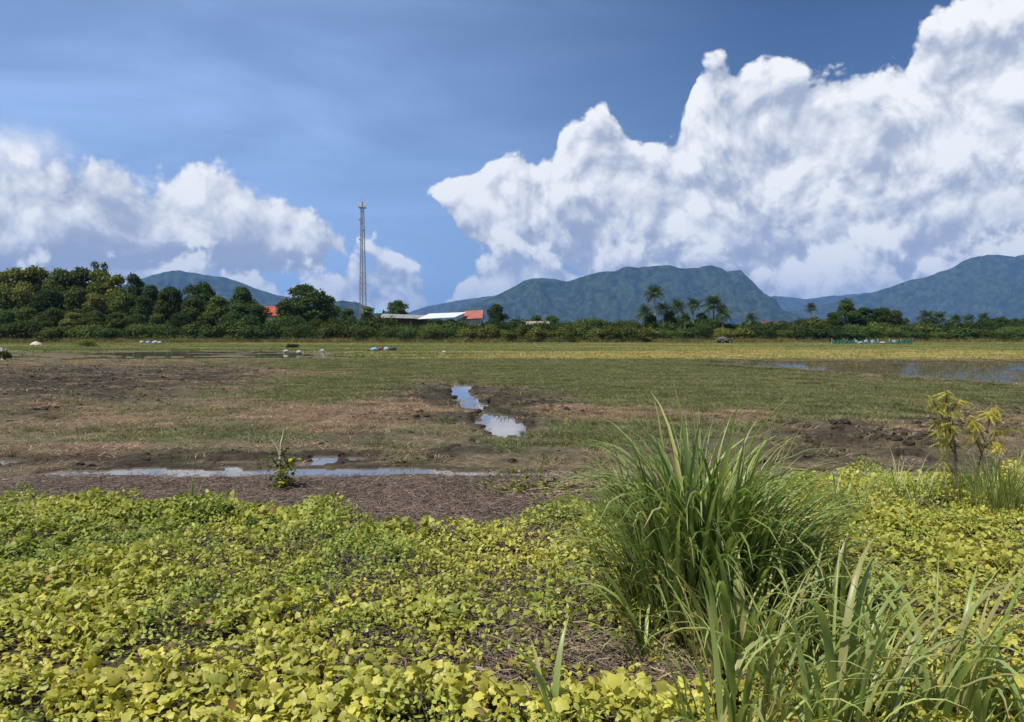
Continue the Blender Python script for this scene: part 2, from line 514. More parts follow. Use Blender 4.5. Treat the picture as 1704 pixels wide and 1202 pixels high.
# rice beyond
rb = sstep(54, 60, YY)
rice = lerp(np.broadcast_to(np.array((.15, .17, .045)), cov.shape).copy(), np.array((.33, .27, .085)), sstep(.40, .6, fbm(XX / 26, YY / 5.0, 14, 3)))
left = 1 - sstep(520, 700, PX)
rice = lerp(rice, np.array((.10, .075, .055)), left * sstep(57, 60, YY) * (1 - sstep(84, 92, YY)) * .85)
cov = lerp(cov, rice, rb)
cov = lerp(cov, np.array((.06, .075, .025)), sstep(145, 160, YY))
# low bunds between the plots
for yb, amp in ((57, .5), (73, .35), (101, .4), (128, .4)):
    b = np.exp(-((YY - yb - .01 * XX) / (yb * .012)) ** 2)
    cov = lerp(cov, np.array((.075, .065, .03)), b * amp)
nr, nc = XX.shape
idx = np.arange(nr * nc).reshape(nr, nc)
quads = np.stack([idx[:-1, :-1], idx[:-1, 1:], idx[1:, 1:], idx[1:, :-1]], -1).reshape(-1, 4)

M = {}
def new_mat(name):
    m = bpy.data.materials.new(name); m.use_nodes = True
    nt = m.node_tree; nt.nodes.clear()
    out = nt.nodes.new('ShaderNodeOutputMaterial')
    M[name] = m
    return m, nt, out
def principled(nt, out, col=None, rough=.8, spec=.3, bump=None, metal=0.0):
    p = nt.nodes.new('ShaderNodeBsdfPrincipled')
    p.inputs['Roughness'].default_value = rough; p.inputs['Specular IOR Level'].default_value = spec; p.inputs['Metallic'].default_value = metal
    if isinstance(col, bpy.types.NodeSocket): nt.links.new(col, p.inputs['Base Color'])
    elif col is not None: p.inputs['Base Color'].default_value = (*col, 1)
    if bump is not None:
        b = nt.nodes.new('ShaderNodeBump'); b.inputs['Strength'].default_value = bump[1]; b.inputs['Distance'].default_value = bump[2]
        nt.links.new(bump[0], b.inputs['Height']); nt.links.new(b.outputs[0], p.inputs['Normal'])
    nt.links.new(p.outputs[0], out.inputs['Surface'])
    return p
def plain(name, col, rough=.7, spec=.3, var=.25, scale=6.0, bump=.3, bd=.02, metal=0.0):
    m, nt, out = new_mat(name)
    oc = nt.nodes.new('ShaderNodeTexCoord').outputs['Object']
    n = tex_noise(nt, oc, scale, 5, .6)
    f = N(nt, n.outputs['Fac'])
    c = mixc(nt, f.step(.3, .7), tuple(c * (1 - var) for c in col), tuple(min(1, c * (1 + var)) for c in col))
    principled(nt, out, c, rough, spec, (n.outputs['Fac'], bump, bd), metal)
    return m

m, nt, out = new_mat('earth')
at = nt.nodes.new('ShaderNodeAttribute'); at.attribute_name = 'albedo'
geo = nt.nodes.new('ShaderNodeNewGeometry')
n1 = tex_noise(nt, geo.outputs['Position'], 7, 6, .65); n2 = tex_noise(nt, geo.outputs['Position'], 45, 4, .6); n3 = tex_noise(nt, geo.outputs['Position'], .35, 4, .55)
k = (N(nt, n1.outputs['Fac']).step(.3, .7) * .8 + N(nt, n2.outputs['Fac']).step(.3, .7) * .5 + N(nt, n3.outputs['Fac']) * .5 + .1)
cc = nt.nodes.new('ShaderNodeVectorMath'); cc.operation = 'SCALE'
nt.links.new(at.outputs['Color'], cc.inputs[0]); nt.links.new(k.k, cc.inputs['Scale'])
hs = N(nt, n1.outputs['Fac']) + N(nt, n2.outputs['Fac']) * .3
principled(nt, out, cc.outputs[0], .92, .12, (hs.k, .9, .05))

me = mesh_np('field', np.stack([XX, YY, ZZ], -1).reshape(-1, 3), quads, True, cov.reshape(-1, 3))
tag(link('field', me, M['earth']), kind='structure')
m, nt, out = new_mat('far_earth')
geo = nt.nodes.new('ShaderNodeNewGeometry')
n1 = tex_noise(nt, geo.outputs['Position'], .6, 7, .65)
principled(nt, out, mixc(nt, N(nt, n1.outputs['Fac']).step(.35, .65), (.05, .06, .02), (.11, .105, .045)), .95, .1, (n1.outputs['Fac'], .5, .2))
tag(MB().add([(-15850, -990, -.32), (15850, -990, -.32), (15850, 15850, -.32), (-15850, 15850, -.32)], [(0, 1, 2, 3)]).build('ground', M['far_earth']), kind='structure')

# ------------------------------------------------------------------ standing water
m, nt, out = new_mat('still_water')
geo = nt.nodes.new('ShaderNodeNewGeometry')
mp = nt.nodes.new('ShaderNodeMapping'); mp.inputs['Scale'].default_value = (1, 1, 1); nt.links.new(geo.outputs['Position'], mp.inputs[0])
n1 = tex_noise(nt, mp.outputs[0], 3.0, 3, .5); n2 = tex_noise(nt, mp.outputs[0], .5, 4, .6)
p = principled(nt, out, (.055, .045, .03), .03, .5, (n1.outputs['Fac'], .06, .02))
nt.links.new(mixc(nt, N(nt, n2.outputs['Fac']).step(.4, .65), (.12, .105, .08), (.18, .155, .12)), p.inputs['Base Color'])
def water(name, pts, z=0.0):
    b = MB(); P = [ground_at(*p) for p in pts]
    b.add([(x, y, z) for x, y in P], [tuple(range(len(P)))[::-1]])
    o = b.build(name, M['still_water']); tag(o, kind='structure'); return o
water('puddle_water', [(730, 634), (830, 634), (900, 700), (900, 742), (740, 742)])
water('ditch_water', [(-90, 752), (1704, 752), (1704, 800), (-90, 800)])
water('pond_water', [(1100, 601), (1850, 601), (1850, 655), (1500, 645), (1100, 612)])
water('paddy_water', [(-150, 583), (560, 583), (560, 600), (-150, 603)])

# ------------------------------------------------------------------ mountains
m, nt, out = new_mat('forest_slope')
geo = nt.nodes.new('ShaderNodeNewGeometry')
n1 = tex_noise(nt, geo.outputs['Position'], .018, 8, .7); n2 = tex_noise(nt, geo.outputs['Position'], .0025, 4, .6)
sepn = nt.nodes.new('ShaderNodeSeparateXYZ'); nt.links.new(geo.outputs['True Normal'], sepn.inputs[0])
c1 = mixc(nt, N(nt, n1.outputs['Fac']).step(.36, .66), (.004, .010, .005), (.048, .072, .026))
c1 = mixc(nt, N(nt, n2.outputs['Fac']).step(.5, .75) * .3, c1, (.045, .065, .03))
c1 = mixc(nt, (0.42 - N(nt, sepn.outputs[2])).step(.05, .2) * N(nt, n1.outputs['Fac']).step(.5, .65) * .6, c1, (.12, .12, .10))
principled(nt, out, c1, .95, .05, (n1.outputs['Fac'], 1.0, 18.0))


def mountain(name, prof, D, depth, seed, rough=10.0):
    P = [at_dist(px, py, D) for px, py in prof]
    xs = np.array([p[0] for p in P]); zs = np.array([p[1] for p in P])
    x = np.linspace(xs[0], xs[-1], 560); v = np.linspace(-1.0, 1.0, 130)
    X, Vv = np.meshgrid(x, v)
    prof_z = np.interp(x, xs, zs)
    kern = np.hanning(6); kern /= kern.sum()
    prof_z = np.convolve(np.pad(prof_z, 3, 'edge'), kern, 'valid')[:len(x)]
    Pz = np.broadcast_to(prof_z, X.shape)
    Y = D + Vv * depth * (1 + .25 * (fbm(X / depth * .8, X * 0, seed, 2) - .5))
    a = np.abs(Vv)
    wx = X + 500 * (fbm(X / 900, Y / 900, seed + 9, 2) - .5)
    spur = 1 - np.abs(2 * fbm(wx / 420, Y / 1500, seed + 1, 4, .55) - 1)
    spur2 = 1 - np.abs(2 * fbm(wx / 150, Y / 300, seed + 5, 3, .55) - 1)
    sh = 1 - a ** 0.85
    Z = Pz * sh - (1 - spur) * Pz * 1.15 * np.minimum(a * 5, 1) * (1 - a * .7) - (1 - spur2) * Pz * .28 * np.minimum(a * 7, 1)
    Z = np.minimum(Z, Pz * (1 - a * .6))
    Z = Z + (fbm(X / 40, Y / 40, seed + 3, 3, .6) - .5) * rough
    Z = np.where(a >= .999, -1.0, np.maximum(Z, -1.0)) 
    e = sstep(0, .03, (X - x[0]) / (x[-1] - x[0])) * sstep(0, .03, (x[-1] - X) / (x[-1] - x[0]))
    Z = Z * e - (1 - e)
    n0, n1_ = X.shape; id_ = np.arange(n0 * n1_).reshape(n0, n1_)
    q = np.stack([id_[:-1, :-1], id_[:-1, 1:], id_[1:, 1:], id_[1:, :-1]], -1).reshape(-1, 4)
    me = mesh_np(name, np.stack([X, Y, Z], -1).reshape(-1, 3), q, True)
    return tag(link(name, me, M['forest_slope']), kind='structure')


mountain('mountain', [(640, 552), (700, 533), (760, 514), (800, 500), (830, 487), (850, 476), (870, 464), (900, 459), (925, 460), (943, 466), (960, 461), (975, 455), (1000, 449), (1022, 448), (1034, 442), (1044, 439), (1060, 442),
                     (1085, 440), (1110, 437), (1120, 439), (1130, 443), (1160, 443), (1168, 440), (1182, 438), (1195, 442), (1208, 448), (1232, 447), (1238, 455), (1250, 465), (1262, 478), (1280, 497),
                     (1300, 514), (1330, 530), (1370, 545), (1420, 553)], 6000, 1500, 101)
mountain('mountain_ridge', [(1180, 552), (1240, 530), (1330, 515), (1400, 498), (1450, 484), (1480, 474), (1500, 467), (1530, 460), (1550, 455), (1575, 447), (1590, 440), (1600, 432), (1612, 426), (1640, 422), (1690, 421), (1720, 416), (1800, 405),
                           (1950, 420), (2150, 470), (2400, 540)], 7400, 2000, 131)
mountain('far_ridge', [(1150, 545), (1240, 500), (1290, 491), (1340, 496), (1400, 489), (1450, 485), (1500, 480), (1600, 485), (1750, 520), (1900, 550)], 10500, 1500, 161)
mountain('left_mountain', [(-500, 545), (-200, 510), (0, 492), (120, 488), (190, 478), (215, 468), (240, 459), (270, 452), (297, 447), (320, 451), (345, 455), (372, 458), (400, 468), (430, 481), (466, 491), (520, 500), (560, 515), (640, 540), (700, 553)], 7000, 1500, 191)
mountain('foothill', [(440, 552), (500, 528), (540, 506), (568, 499), (590, 501), (610, 509), (640, 517), (665, 526), (700, 540), (740, 552)], 4200, 700, 221, 7)
mountain('distant_ridge', [(600, 550), (660, 525), (700, 512), (740, 502), (790, 495), (830, 489), (880, 487), (950, 500), (1050, 545)], 9800, 1500, 251)

# ------------------------------------------------------------------ haze
m = bpy.data.materials.new('haze'); m.use_nodes = True; nt = m.node_tree; nt.nodes.clear()
out = nt.nodes.new('ShaderNodeOutputMaterial'); pv = nt.nodes.new('ShaderNodeVolumePrincipled')
pv.inputs['Color'].default_value = (0.26, 0.50, 0.98, 1); pv.inputs['Density'].default_value = 6.8e-5; pv.inputs['Anisotropy'].default_value = 0.0
nt.links.new(pv.outputs[0], out.inputs['Volume'])
tag(MB().box(-16000, 16000, -1000, 16000, -1.4, 780).build('haze', m), kind='stuff')
# ------------------------------------------------------------------ plant materials
def leaf_mat(name, col=None, vary=.35, trans=.35, rough=.45, spec=.35, hue=(1.15, 1.05, .8), attr=False, pos_scale=0.0, noise_scale=None, inst=1.0):
    """diffuse + light through the leaf; colour varies from plant to plant"""
    m, nt, out = new_mat(name)
    if attr:
        at = nt.nodes.new('ShaderNodeAttribute'); at.attribute_name = 'albedo'; c = at.outputs['Color']
    else:
        rgb = nt.nodes.new('ShaderNodeRGB'); rgb.outputs[0].default_value = (*col, 1); c = rgb.outputs[0]
    oi = nt.nodes.new('ShaderNodeObjectInfo')
    rnd = N(nt, oi.outputs['Random'])
    geo = nt.nodes.new('ShaderNodeNewGeometry')
    f = (rnd - .5) * (2 * vary * inst) + 1.0
    isl = N(nt, geo.outputs['Random Per Island'])
    f = f * ((isl - .5) * (2 * vary) + 1.0)
    if noise_scale:
        nn = tex_noise(nt, geo.outputs['Position'], noise_scale, 3, .5)
        f = f * (N(nt, nn.outputs['Fac']) * 1.2 + .4)
    v = nt.nodes.new('ShaderNodeVectorMath'); v.operation = 'SCALE'; nt.links.new(c, v.inputs[0]); nt.links.new(f.k, v.inputs['Scale'])
    yel = vmath(nt, 'MULTIPLY', v.outputs[0], hue)
    cc = mixc(nt, isl * .8, v.outputs[0], yel)
    p = nt.nodes.new('ShaderNodeBsdfPrincipled'); p.inputs['Roughness'].default_value = rough; p.inputs['Specular IOR Level'].default_value = spec
    nt.links.new(cc, p.inputs['Base Color'])
    t = nt.nodes.new('ShaderNodeBsdfTranslucent'); nt.links.new(vmath(nt, 'MULTIPLY', cc, (1.1, 1.15, .7)), t.inputs['Color'])
    mx = nt.nodes.new('ShaderNodeMixShader'); mx.inputs[0].default_value = trans
    nt.links.new(p.outputs[0], mx.inputs[1]); nt.links.new(t.outputs[0], mx.inputs[2]); nt.links.new(mx.outputs[0], out.inputs['Surface'])
    return m


leaf_mat('leaf_olive', (.078, .108, .026), .35, .25, .75, .12)
leaf_mat('leaf_yellow_green', (.150, .165, .040), .35, .25, .75, .12)
leaf_mat('leaf_mid', (.056, .095, .026), .35, .25, .75, .12)
leaf_mat('leaf_dark', (.042, .075, .022), .35, .22, .75, .12)
leaf_mat('leaf_palm', (.055, .090, .028), .3, .2, .7, .15)
leaf_mat('grass_blade', attr=True, vary=.28, trans=.38, rough=.38, spec=.45, hue=(1.2, 1.05, .8))
leaf_mat('vine_leaf', attr=True, vary=.16, trans=.38, rough=.42, spec=.30, hue=(1.12, 1.0, .85), inst=.4)
leaf_mat('dry_straw', attr=True, vary=.3, trans=.1, rough=.7, spec=.2, hue=(1.0, .95, .9))
leaf_mat('field_grass', attr=True, vary=.25, trans=.25, rough=.6, spec=.2, hue=(1.12, 1.0, .9), noise_scale=.9)
plain('bark', (.13, .105, .08), .9, .1, .35, 3.0, .8, .05)
plain('pale_bark', (.30, .26, .20), .85, .1, .3, 3.0, .6, .04)


def leaf_quads(P, Nrm, size, aspect, tilt, rg):
    """bent two-triangle leaf clumps at points P, roughly facing Nrm"""
    n = len(P)
    d = Nrm + rg.normal(0, tilt, (n, 3)); d /= np.linalg.norm(d, axis=1)[:, None] + 1e-9
    r = rg.normal(0, 1, (n, 3)); a = np.cross(d, r); a /= np.linalg.norm(a, axis=1)[:, None] + 1e-9
    b = np.cross(d, a)
    s = size * rg.uniform(.55, 1.4, n)[:, None]
    v0 = P - a * s * .5; v1 = P + b * s * .5 * aspect + d * s * .1; v2 = P + a * s * .5 - d * s * .12; v3 = P - b * s * .5 * aspect + d * s * .1
    V = np.stack([v0, v1, v2, v3], 1).reshape(-1, 3)
    Fc = np.arange(n * 4).reshape(n, 4)
    return V, Fc


def crown_mesh(name, blobs, n, size, rg, aspect=.7, tilt=.6, drop=0.0):
    """leaf clumps through the outer volume of overlapping lobes"""
    B = np.array(blobs, float)
    w = (B[:, 3] * B[:, 4] * B[:, 5]) ** (2 / 3); w /= w.sum()
    k = rg.choice(len(B), n, p=w)
    d = rg.normal(0, 1, (n, 3)); d /= np.linalg.norm(d, axis=1)[:, None]
    d[:, 2] = np.where(d[:, 2] < -.35, -d[:, 2] * .6, d[:, 2])
    # ragged radius: gaps and sprigs
    ang = np.arctan2(d[:, 1], d[:, 0]); 
    rr = rg.uniform(.55, 1.0, n) ** .6 * (1 + .16 * np.sin(ang * 5 + k * 2.1) * np.cos(d[:, 2] * 6 + k)) + rg.normal(0, .085, n)
    P = B[k, :3] + d * B[k, 3:6] * rr[:, None]
    cl = rg.normal(0, .35, (n // 6 + 1, 3))[np.arange(n) // 6 % (n // 6 + 1)] * size * .8
    P = P + cl
    P[:, 2] = np.maximum(P[:, 2], .05)
    V, Fc = leaf_quads(P, d, size, aspect, tilt, rg)
    return mesh_np(name, V, Fc)


def lobes(rg, w, h, base, n, squash=.7):
    """n overlapping lobes in a crown of radius w, from height base to h"""
    out = []
    for i in range(n):
        t = (i + .5) / n
        z = base + (h - base) * (.12 + .8 * t)
        env = math.sqrt(max(.05, 1 - (2 * t * .95 - .75) ** 2 / 1.6))
        a = rg.uniform(0, 6.28); r = w * env * rg.uniform(.25, .62) * (1 if t < .9 else .4)
        s = w * rg.uniform(.34, .52) * (1.05 - .3 * t)
        out.append((r * math.cos(a), r * math.sin(a), min(z, h - s * squash * .9), s, s, s * squash))
    out.append((0, 0, h - w * .35, w * .42, w * .42, w * .35))
    out.append((0, 0, (base + h) / 2, w * .6, w * .6, (h - base) * .36))
    return out


def trunk_mesh(name, h, r, rg, limbs=5, spread=.35, twist=.05):
    b = MB()
    pts = [(0, 0, -.3)]
    x = y = 0
    for i in range(1, 6):
        x += rg.normal(0, twist * h * .2); y += rg.normal(0, twist * h * .2)
        pts.append((x, y, h * .62 * i / 5))
    b.tube(pts, [r * (1.25 - .14 * i) for i in range(6)], 7)
    for i in range(limbs):
        q = Vector(pts[rg.integers(2, 6)]); a = rg.uniform(0, 6.28); L = h * rg.uniform(.25, .42)
        e = q + Vector((math.cos(a) * spread * L * 1.6, math.sin(a) * spread * L * 1.6, L)); mdl = (q + e) / 2 + Vector((math.cos(a), math.sin(a), -.3)) * L * .08
        b.tube([q, mdl, e], [r * .5, r * .34, r * .12], 5)
    me = bpy.data.meshes.new(name); me.from_pydata(b.v, [], b.f); me.update(); return me


# tree kinds, built 10 m tall at unit scale
TR = []
for i, (w, base, nl, n, sq, lim) in enumerate([(4.3, 2.0, 11, 4200, .7, 6), (3.3, 2.4, 10, 3600, .8, 5), (5.2, 2.6, 13, 4600, .6, 7), (2.5, 1.6, 9, 3000, .9, 4), (4.0, 3.2, 12, 3400, .6, 7), (3.7, 1.0, 12, 4200, .8, 5)]):
    rg = np.random.default_rng(100 + i)
    TR.append((crown_mesh('crown', lobes(rg, w, 10.0, base, nl, sq), int(n * 1.7), .36, rg), trunk_mesh('trunk', 10.0, .22, rg, lim), w))
# sparse feathery tree tops
rg = np.random.default_rng(140)
TR.append((crown_mesh('crown', lobes(rg, 1.9, 10.0, 4.5, 7, .9), 700, .34, rg), trunk_mesh('trunk', 10.0, .12, rg, 9, .3), 1.9))
SH = []
for i, (w, h, n) in enumerate([(1.8, 2.6, 1500), (2.4, 2.4, 1900), (1.5, 3.2, 1500), (2.9, 2.8, 2200), (2.0, 2.0, 1500)]):
    rg = np.random.default_rng(160 + i)
    bl = [(rg.uniform(-.6, .6) * w, rg.uniform(-.5, .5) * w, h * rg.uniform(.25, .72), w * rg.uniform(.35, .5), w * rg.uniform(.35, .5), h * rg.uniform(.2, .3)) for _ in range(9)] + [(0, 0, h * .4, w * .8, w * .7, h * .4), (-w * .4, 0, h * .16, w * .6, w * .6, h * .18), (w * .4, 0, h * .16, w * .6, w * .6, h * .18)]
    b = MB()
    for k in range(5):
        a = rg.uniform(0, 6.28); b.tube([(0, 0, -.2), (math.cos(a) * w * .15, math.sin(a) * w * .15, h * .3), (math.cos(a) * w * .4, math.sin(a) * w * .4, h * .7)], [.05, .04, .015], 5)
    sm = bpy.data.meshes.new('stems'); sm.from_pydata(b.v, [], b.f); sm.update()
    SH.append((crown_mesh('foliage', bl, int(n * 1.7), .22, rg, .6), sm, w, h))


def use(parent, name, me, mat):
    o = link(name, me, None, parent)
    if not me.materials: me.materials.append(None)
    o.material_slots[0].link = 'OBJECT'; o.material_slots[0].material = M[mat]
    return o


# places along the line that a label can point to (photograph x)
MARKS = [(4, 'the left photo edge'), (60, 'the pale sand mound'), (250, 'the white litter'), (450, 'the bright red roof'), (512, 'the large round tree'), (603, 'the lattice mast'),
         (672, 'the long grey roof'), (735, 'the white metal roof'), (790, 'the brick-red roof'), (886, 'the low thatched roof'), (1092, 'the tallest palm'), (1207, 'the small farm cart'),
         (1350, 'the lone palm'), (1450, 'the green net fence'), (1686, 'the right photo edge')]
ORD = ['first', 'second', 'third', 'fourth', 'fifth', 'sixth', 'seventh', 'eighth', 'ninth', 'tenth', 'eleventh', 'twelfth']


def place_labels(items, kind_of):
    """items: (photo x, object, look words); gives each a label that counts from the nearest landmark"""
    import collections
    G_ = collections.defaultdict(list)
    for px, o, look in items:
        mk = min(MARKS, key=lambda q: abs(q[0] - px)); side = 'left' if px < mk[0] else 'right'
        G_[(mk, side, look)].append((abs(px - mk[0]), o))
    for (mk, side, look), L in G_.items():
        L.sort(key=lambda q: q[0])
        for i, (_, o) in enumerate(L):
            if len(L) == 1: o['label'] = '%s, just %s of %s' % (look, side, mk[1])
            else: o['label'] = '%s, %s to %s of %s' % (look, ORD[i], side, mk[1])


LOOKW = {'leaf_olive': 'olive', 'leaf_yellow_green': 'yellow-green', 'leaf_mid': 'mid green', 'leaf_dark': 'dark green'}
tree_items, shrub_items = [], []


def tree(px, top, Y, wpx, kind, mat, look, group, z0=None, rz=None, fixed=None):
    x, zt = at_dist(px, top, Y)
    z0 = .5 if z0 is None else z0
    h = zt - z0
    cr, tk, w = TR[kind]
    sxy = (wpx / 2 / F * Y) / w
    e = empty('broadleaf_tree', (x, Y, z0), random.uniform(0, 6.28) if rz is None else rz)
    e.scale = (sxy, sxy, h / 10.0)
    use(e, 'crown', cr, mat); use(e, 'trunk', tk, 'bark')
    tag(e, fixed, 'tree', group)
    if not fixed: tree_items.append((px, e, LOOKW[mat] + ' ' + look))
    return e


def shrub(px, top, Y, wpx, kind, mat, row, z0=.45, fixed=None, name='shrub'):
    x, zt = at_dist(px, top, Y)
    fo, stm, w, h = SH[kind]
    sxy = (wpx / 2 / F * Y) / w
    e = empty(name, (x, Y, z0), random.uniform(0, 6.28)); e.scale = (sxy, sxy, (zt - z0) / h)
    use(e, 'foliage', fo, mat); use(e, 'stems', stm, 'bark')
    tag(e, fixed, 'shrub', 'shrubs along the far edge of the fields' if not fixed else None)
    if not fixed: shrub_items.append((px, e, LOOKW[mat] + ' shrub ' + row))
    return e


# --- the wood on the left: rear row, middle row
O, Yg, Md, Dk = 'leaf_olive', 'leaf_yellow_green', 'leaf_mid', 'leaf_dark'
wood = 'trees of the wood on the left'
for px, top, Y, w, k, m_ in [(-90, 442, 176, 120, 0, O), (-30, 446, 178, 100, 4, Yg), (22, 447, 176, 90, 1, Yg), (62, 444, 180, 90, 5, Yg), (100, 447, 176, 84, 0, O), (136, 446, 180, 80, 5, O), (168, 450, 178, 70, 1, O),
                         (194, 458, 176, 60, 3, Yg), (222, 456, 172, 44, 3, Dk), (250, 474, 172, 60, 0, Md), (285, 478, 172, 60, 1, Md), (338, 470, 176, 74, 2, Dk), (402, 477, 172, 66, 0, Dk)]:
    tree(px, top, Y, w, k, m_, 'tall rear tree of the left wood', wood)
tree(158, 434, 184, 30, 6, O, '', wood, fixed='thin sparse treetop sticking up above the left wood, left one of the pair')
tree(173, 436, 184, 26, 6, Md, '', wood, fixed='thin sparse treetop sticking up above the left wood, right one of the pair')
for px, top, Y, w, k, m_ in [(-60, 470, 166, 100, 2, O), (0, 478, 164, 80, 5, O), (40, 470, 166, 70, 0, Yg), (82, 480, 165, 90, 2, Dk), (128, 478, 166, 70, 5, O), (160, 488, 164, 60, 1, Yg), (200, 480, 166, 66, 0, O),
                         (236, 492, 164, 50, 5, Md), (272, 484, 165, 46, 3, O), (288, 480, 166, 40, 3, Md), (325, 496, 164, 66, 5, O), (362, 494, 164, 60, 1, O), (395, 505, 162, 60, 5, Md), (430, 508, 164, 50, 1, O)]:
    tree(px, top, Y, w, k, m_, 'middle-row tree of the left wood', wood)
for px, top, Y, w, k, m_ in [(-40, 510, 158, 80, 5, O), (10, 516, 158, 66, 2, Md), (46, 512, 158, 60, 5, O), (90, 512, 158, 64, 0, O), (124, 520, 157, 54, 5, Yg), (160, 518, 158, 56, 2, O), (196, 520, 157, 50, 5, O), (228, 522, 157, 50, 0, Md), (262, 522, 157, 50, 5, O), (300, 520, 157, 54, 2, Md), (340, 524, 157, 54, 5, O), (378, 524, 157, 50, 0, O)]:
    tree(px, top, Y, w, k, m_, 'low front tree of the left wood', wood)
tree(506, 473, 165, 92, 0, Md, '', None, fixed='large round dark-green tree standing right of the red roof', rz=.6)
tree(545, 492, 168, 60, 5, Md, '', None, fixed='dark tree leaning against the right side of the large round tree')
tree(478, 500, 163, 56, 1, O, '', None, fixed='olive tree under the left side of the large round tree')
tree(612, 511, 160, 34, 3, O, '', None, fixed='small pointed olive tree at the foot of the lattice mast')
tree(580, 514, 163, 44, 5, Md, '', None, fixed='low mid-green tree just left of the foot of the mast')
tree(661, 500, 196, 48, 4, Md, '', None, fixed='umbrella-shaped tree behind the long grey roof')
tree(826, 506, 172, 44, 0, Dk, '', None, fixed='rounded dark tree right of the brick-red roof')
tree(425, 510, 160, 44, 5, Dk, '', None, fixed='dark tree just left of the bright red roof')
for px, top, w, k, m_, lb in [(1385, 520, 40, 5, Dk, 'small dark tree at the left end of the green net fence'), (1408, 500, 54, 0, Dk, 'tall dark tree above the left end of the green net fence'), (1440, 512, 60, 5, Dk, 'dark tree above the middle of the green net fence'),
                      (1468, 512, 66, 2, Md, 'broad flat-topped tree with yellowish top behind the green net fence'), (1490, 516, 44, 0, Md, 'green tree above the right end of the green net fence')]:
    tree(px, top, 165, w, k, m_, '', 'trees behind the green net fence', fixed=lb)

# --- shrub rows
rr = random.Random(5)
def row(x0, x1, step, Y, topf, mats, rowname, wmul=1.35, kinds=(0, 1, 2, 3, 4)):
    x = x0
    while x < x1:
        w = step * rr.uniform(.85, 1.25)
        shrub(x, topf(x) + rr.uniform(-5, 5), Y + rr.uniform(-1.5, 1.5), w * wmul, rr.choice(kinds), rr.choice(mats), rowname)
        x += w * .92
row(-80, 420, 44, 154, lambda x: 534, [O, O, Md, Dk, Yg], 'below the left wood')
row(385, 640, 36, 156, lambda x: 522, [O, Md, Md, Dk], 'in the back hedge row')
row(420, 760, 36, 152, lambda x: 536, [O, O, Md], 'in the front hedge row')
row(640, 1060, 36, 157, lambda x: 533 if x < 850 else 528, [Md, O, Dk], 'in the back hedge row')
row(770, 1075, 26, 151, lambda x: 540, [Yg, O, Yg], 'in the bright hedge row', kinds=(0, 2, 2))
row(1000, 1400, 38, 158, lambda x: 528, [Md, Dk, O], 'in the back hedge row')
row(1075, 1390, 34, 152, lambda x: 541, [O, Yg, Md], 'in the front hedge row')
row(1390, 1790, 40, 156, lambda x: 532, [Md, Dk, O], 'in the back hedge row')
row(1380, 1790, 38, 152, lambda x: 543, [O, Md, Dk], 'in the front hedge row')
for i, (px, top, w, mt) in enumerate([(1640, 533, 40, Md), (1670, 530, 40, Dk)]):
    tree(px, top, 163, w, 5, mt, '', 'low trees at the right end', fixed=['low green tree behind the hedge, left one near the right edge', 'low dark tree behind the hedge at the right edge'][i])
for px, top, w, mt, lb in [(1080, 522, 36, Dk, 'dark tree filling the gap below the tallest palm'), (1116, 518, 34, Md, 'green tree between the tallest palm and the broad-headed palm'), (1166, 521, 34, Dk, 'dark tree below the bushy wide-crowned palm'), (1142, 525, 30, Dk, 'low dark tree between the broad-headed and the dark palm')]:
    tree(px, top, 160, w, 5, mt, '', 'dark trees among the palms', fixed=lb)
place_labels(tree_items, 'tree'); place_labels(shrub_items, 'shrub')

# --- palms
def frond_mesh(L, rg, n=13, droop=.9, leaf=.42):
    V, Fc = [], []
    pts = []
    for i in range(n + 1):
        t = i / n
        pts.append(Vector((L * (t - .12 * t * t), 0, L * (.38 * t - droop * t * t * .62))))
    for i in range(n):
        a, b = pts[i], pts[i + 1]
        s = len(V); V += [tuple(a + Vector((0, .03, 0))), tuple(a - Vector((0, .03, 0))), tuple(b - Vector((0, .02, 0))), tuple(b + Vector((0, .02, 0)))]; Fc.append((s, s + 1, s + 2, s + 3))
        if i < 2: continue
        t = i / n; ln = L * leaf * math.sin(math.pi * min(1, .12 + t * .95)) ** .6 * .62
        for sd in (1, -1):
            tip = a + Vector((ln * .45, sd * ln * .85, -ln * .35 + rg.normal(0, .04)))
            s = len(V); V += [tuple(a), tuple(a + (b - a) * .75), tuple(tip + Vector((.04, 0, 0))), tuple(tip)]; Fc.append((s, s + 1, s + 2, s + 3))
    return mesh_np('frond', V, Fc)
rg = np.random.default_rng(9)
FR = [frond_mesh(2.3, rg, 9, d, .62) for d in (.5, .8, 1.15, 1.5)]
def fan_mesh(rg):
    V, Fc = [], []
    n = 13
    for i in range(n):
        a0 = -1.9 + 3.8 * i / n; a1 = a0 + 3.8 / n * .8; am = (a0 + a1) / 2
        s = len(V); c = (1.0, 0, .5)
        V += [c, (1 + .85 * math.cos(a0), .85 * math.sin(a0), .5 - .05), (1 + 1.05 * math.cos(am), 1.05 * math.sin(am), .45), (1 + .85 * math.cos(a1), .85 * math.sin(a1), .5 - .05)]; Fc.append((s, s + 1, s + 2, s + 3))
    s = len(V); V += [(0, .03, 0), (0, -.03, 0), (1, -.03, .5), (1, .03, .5)]; Fc.append((s, s + 1, s + 2, s + 3))
    return mesh_np('fan_leaf', V, Fc)
FAN = fan_mesh(rg)
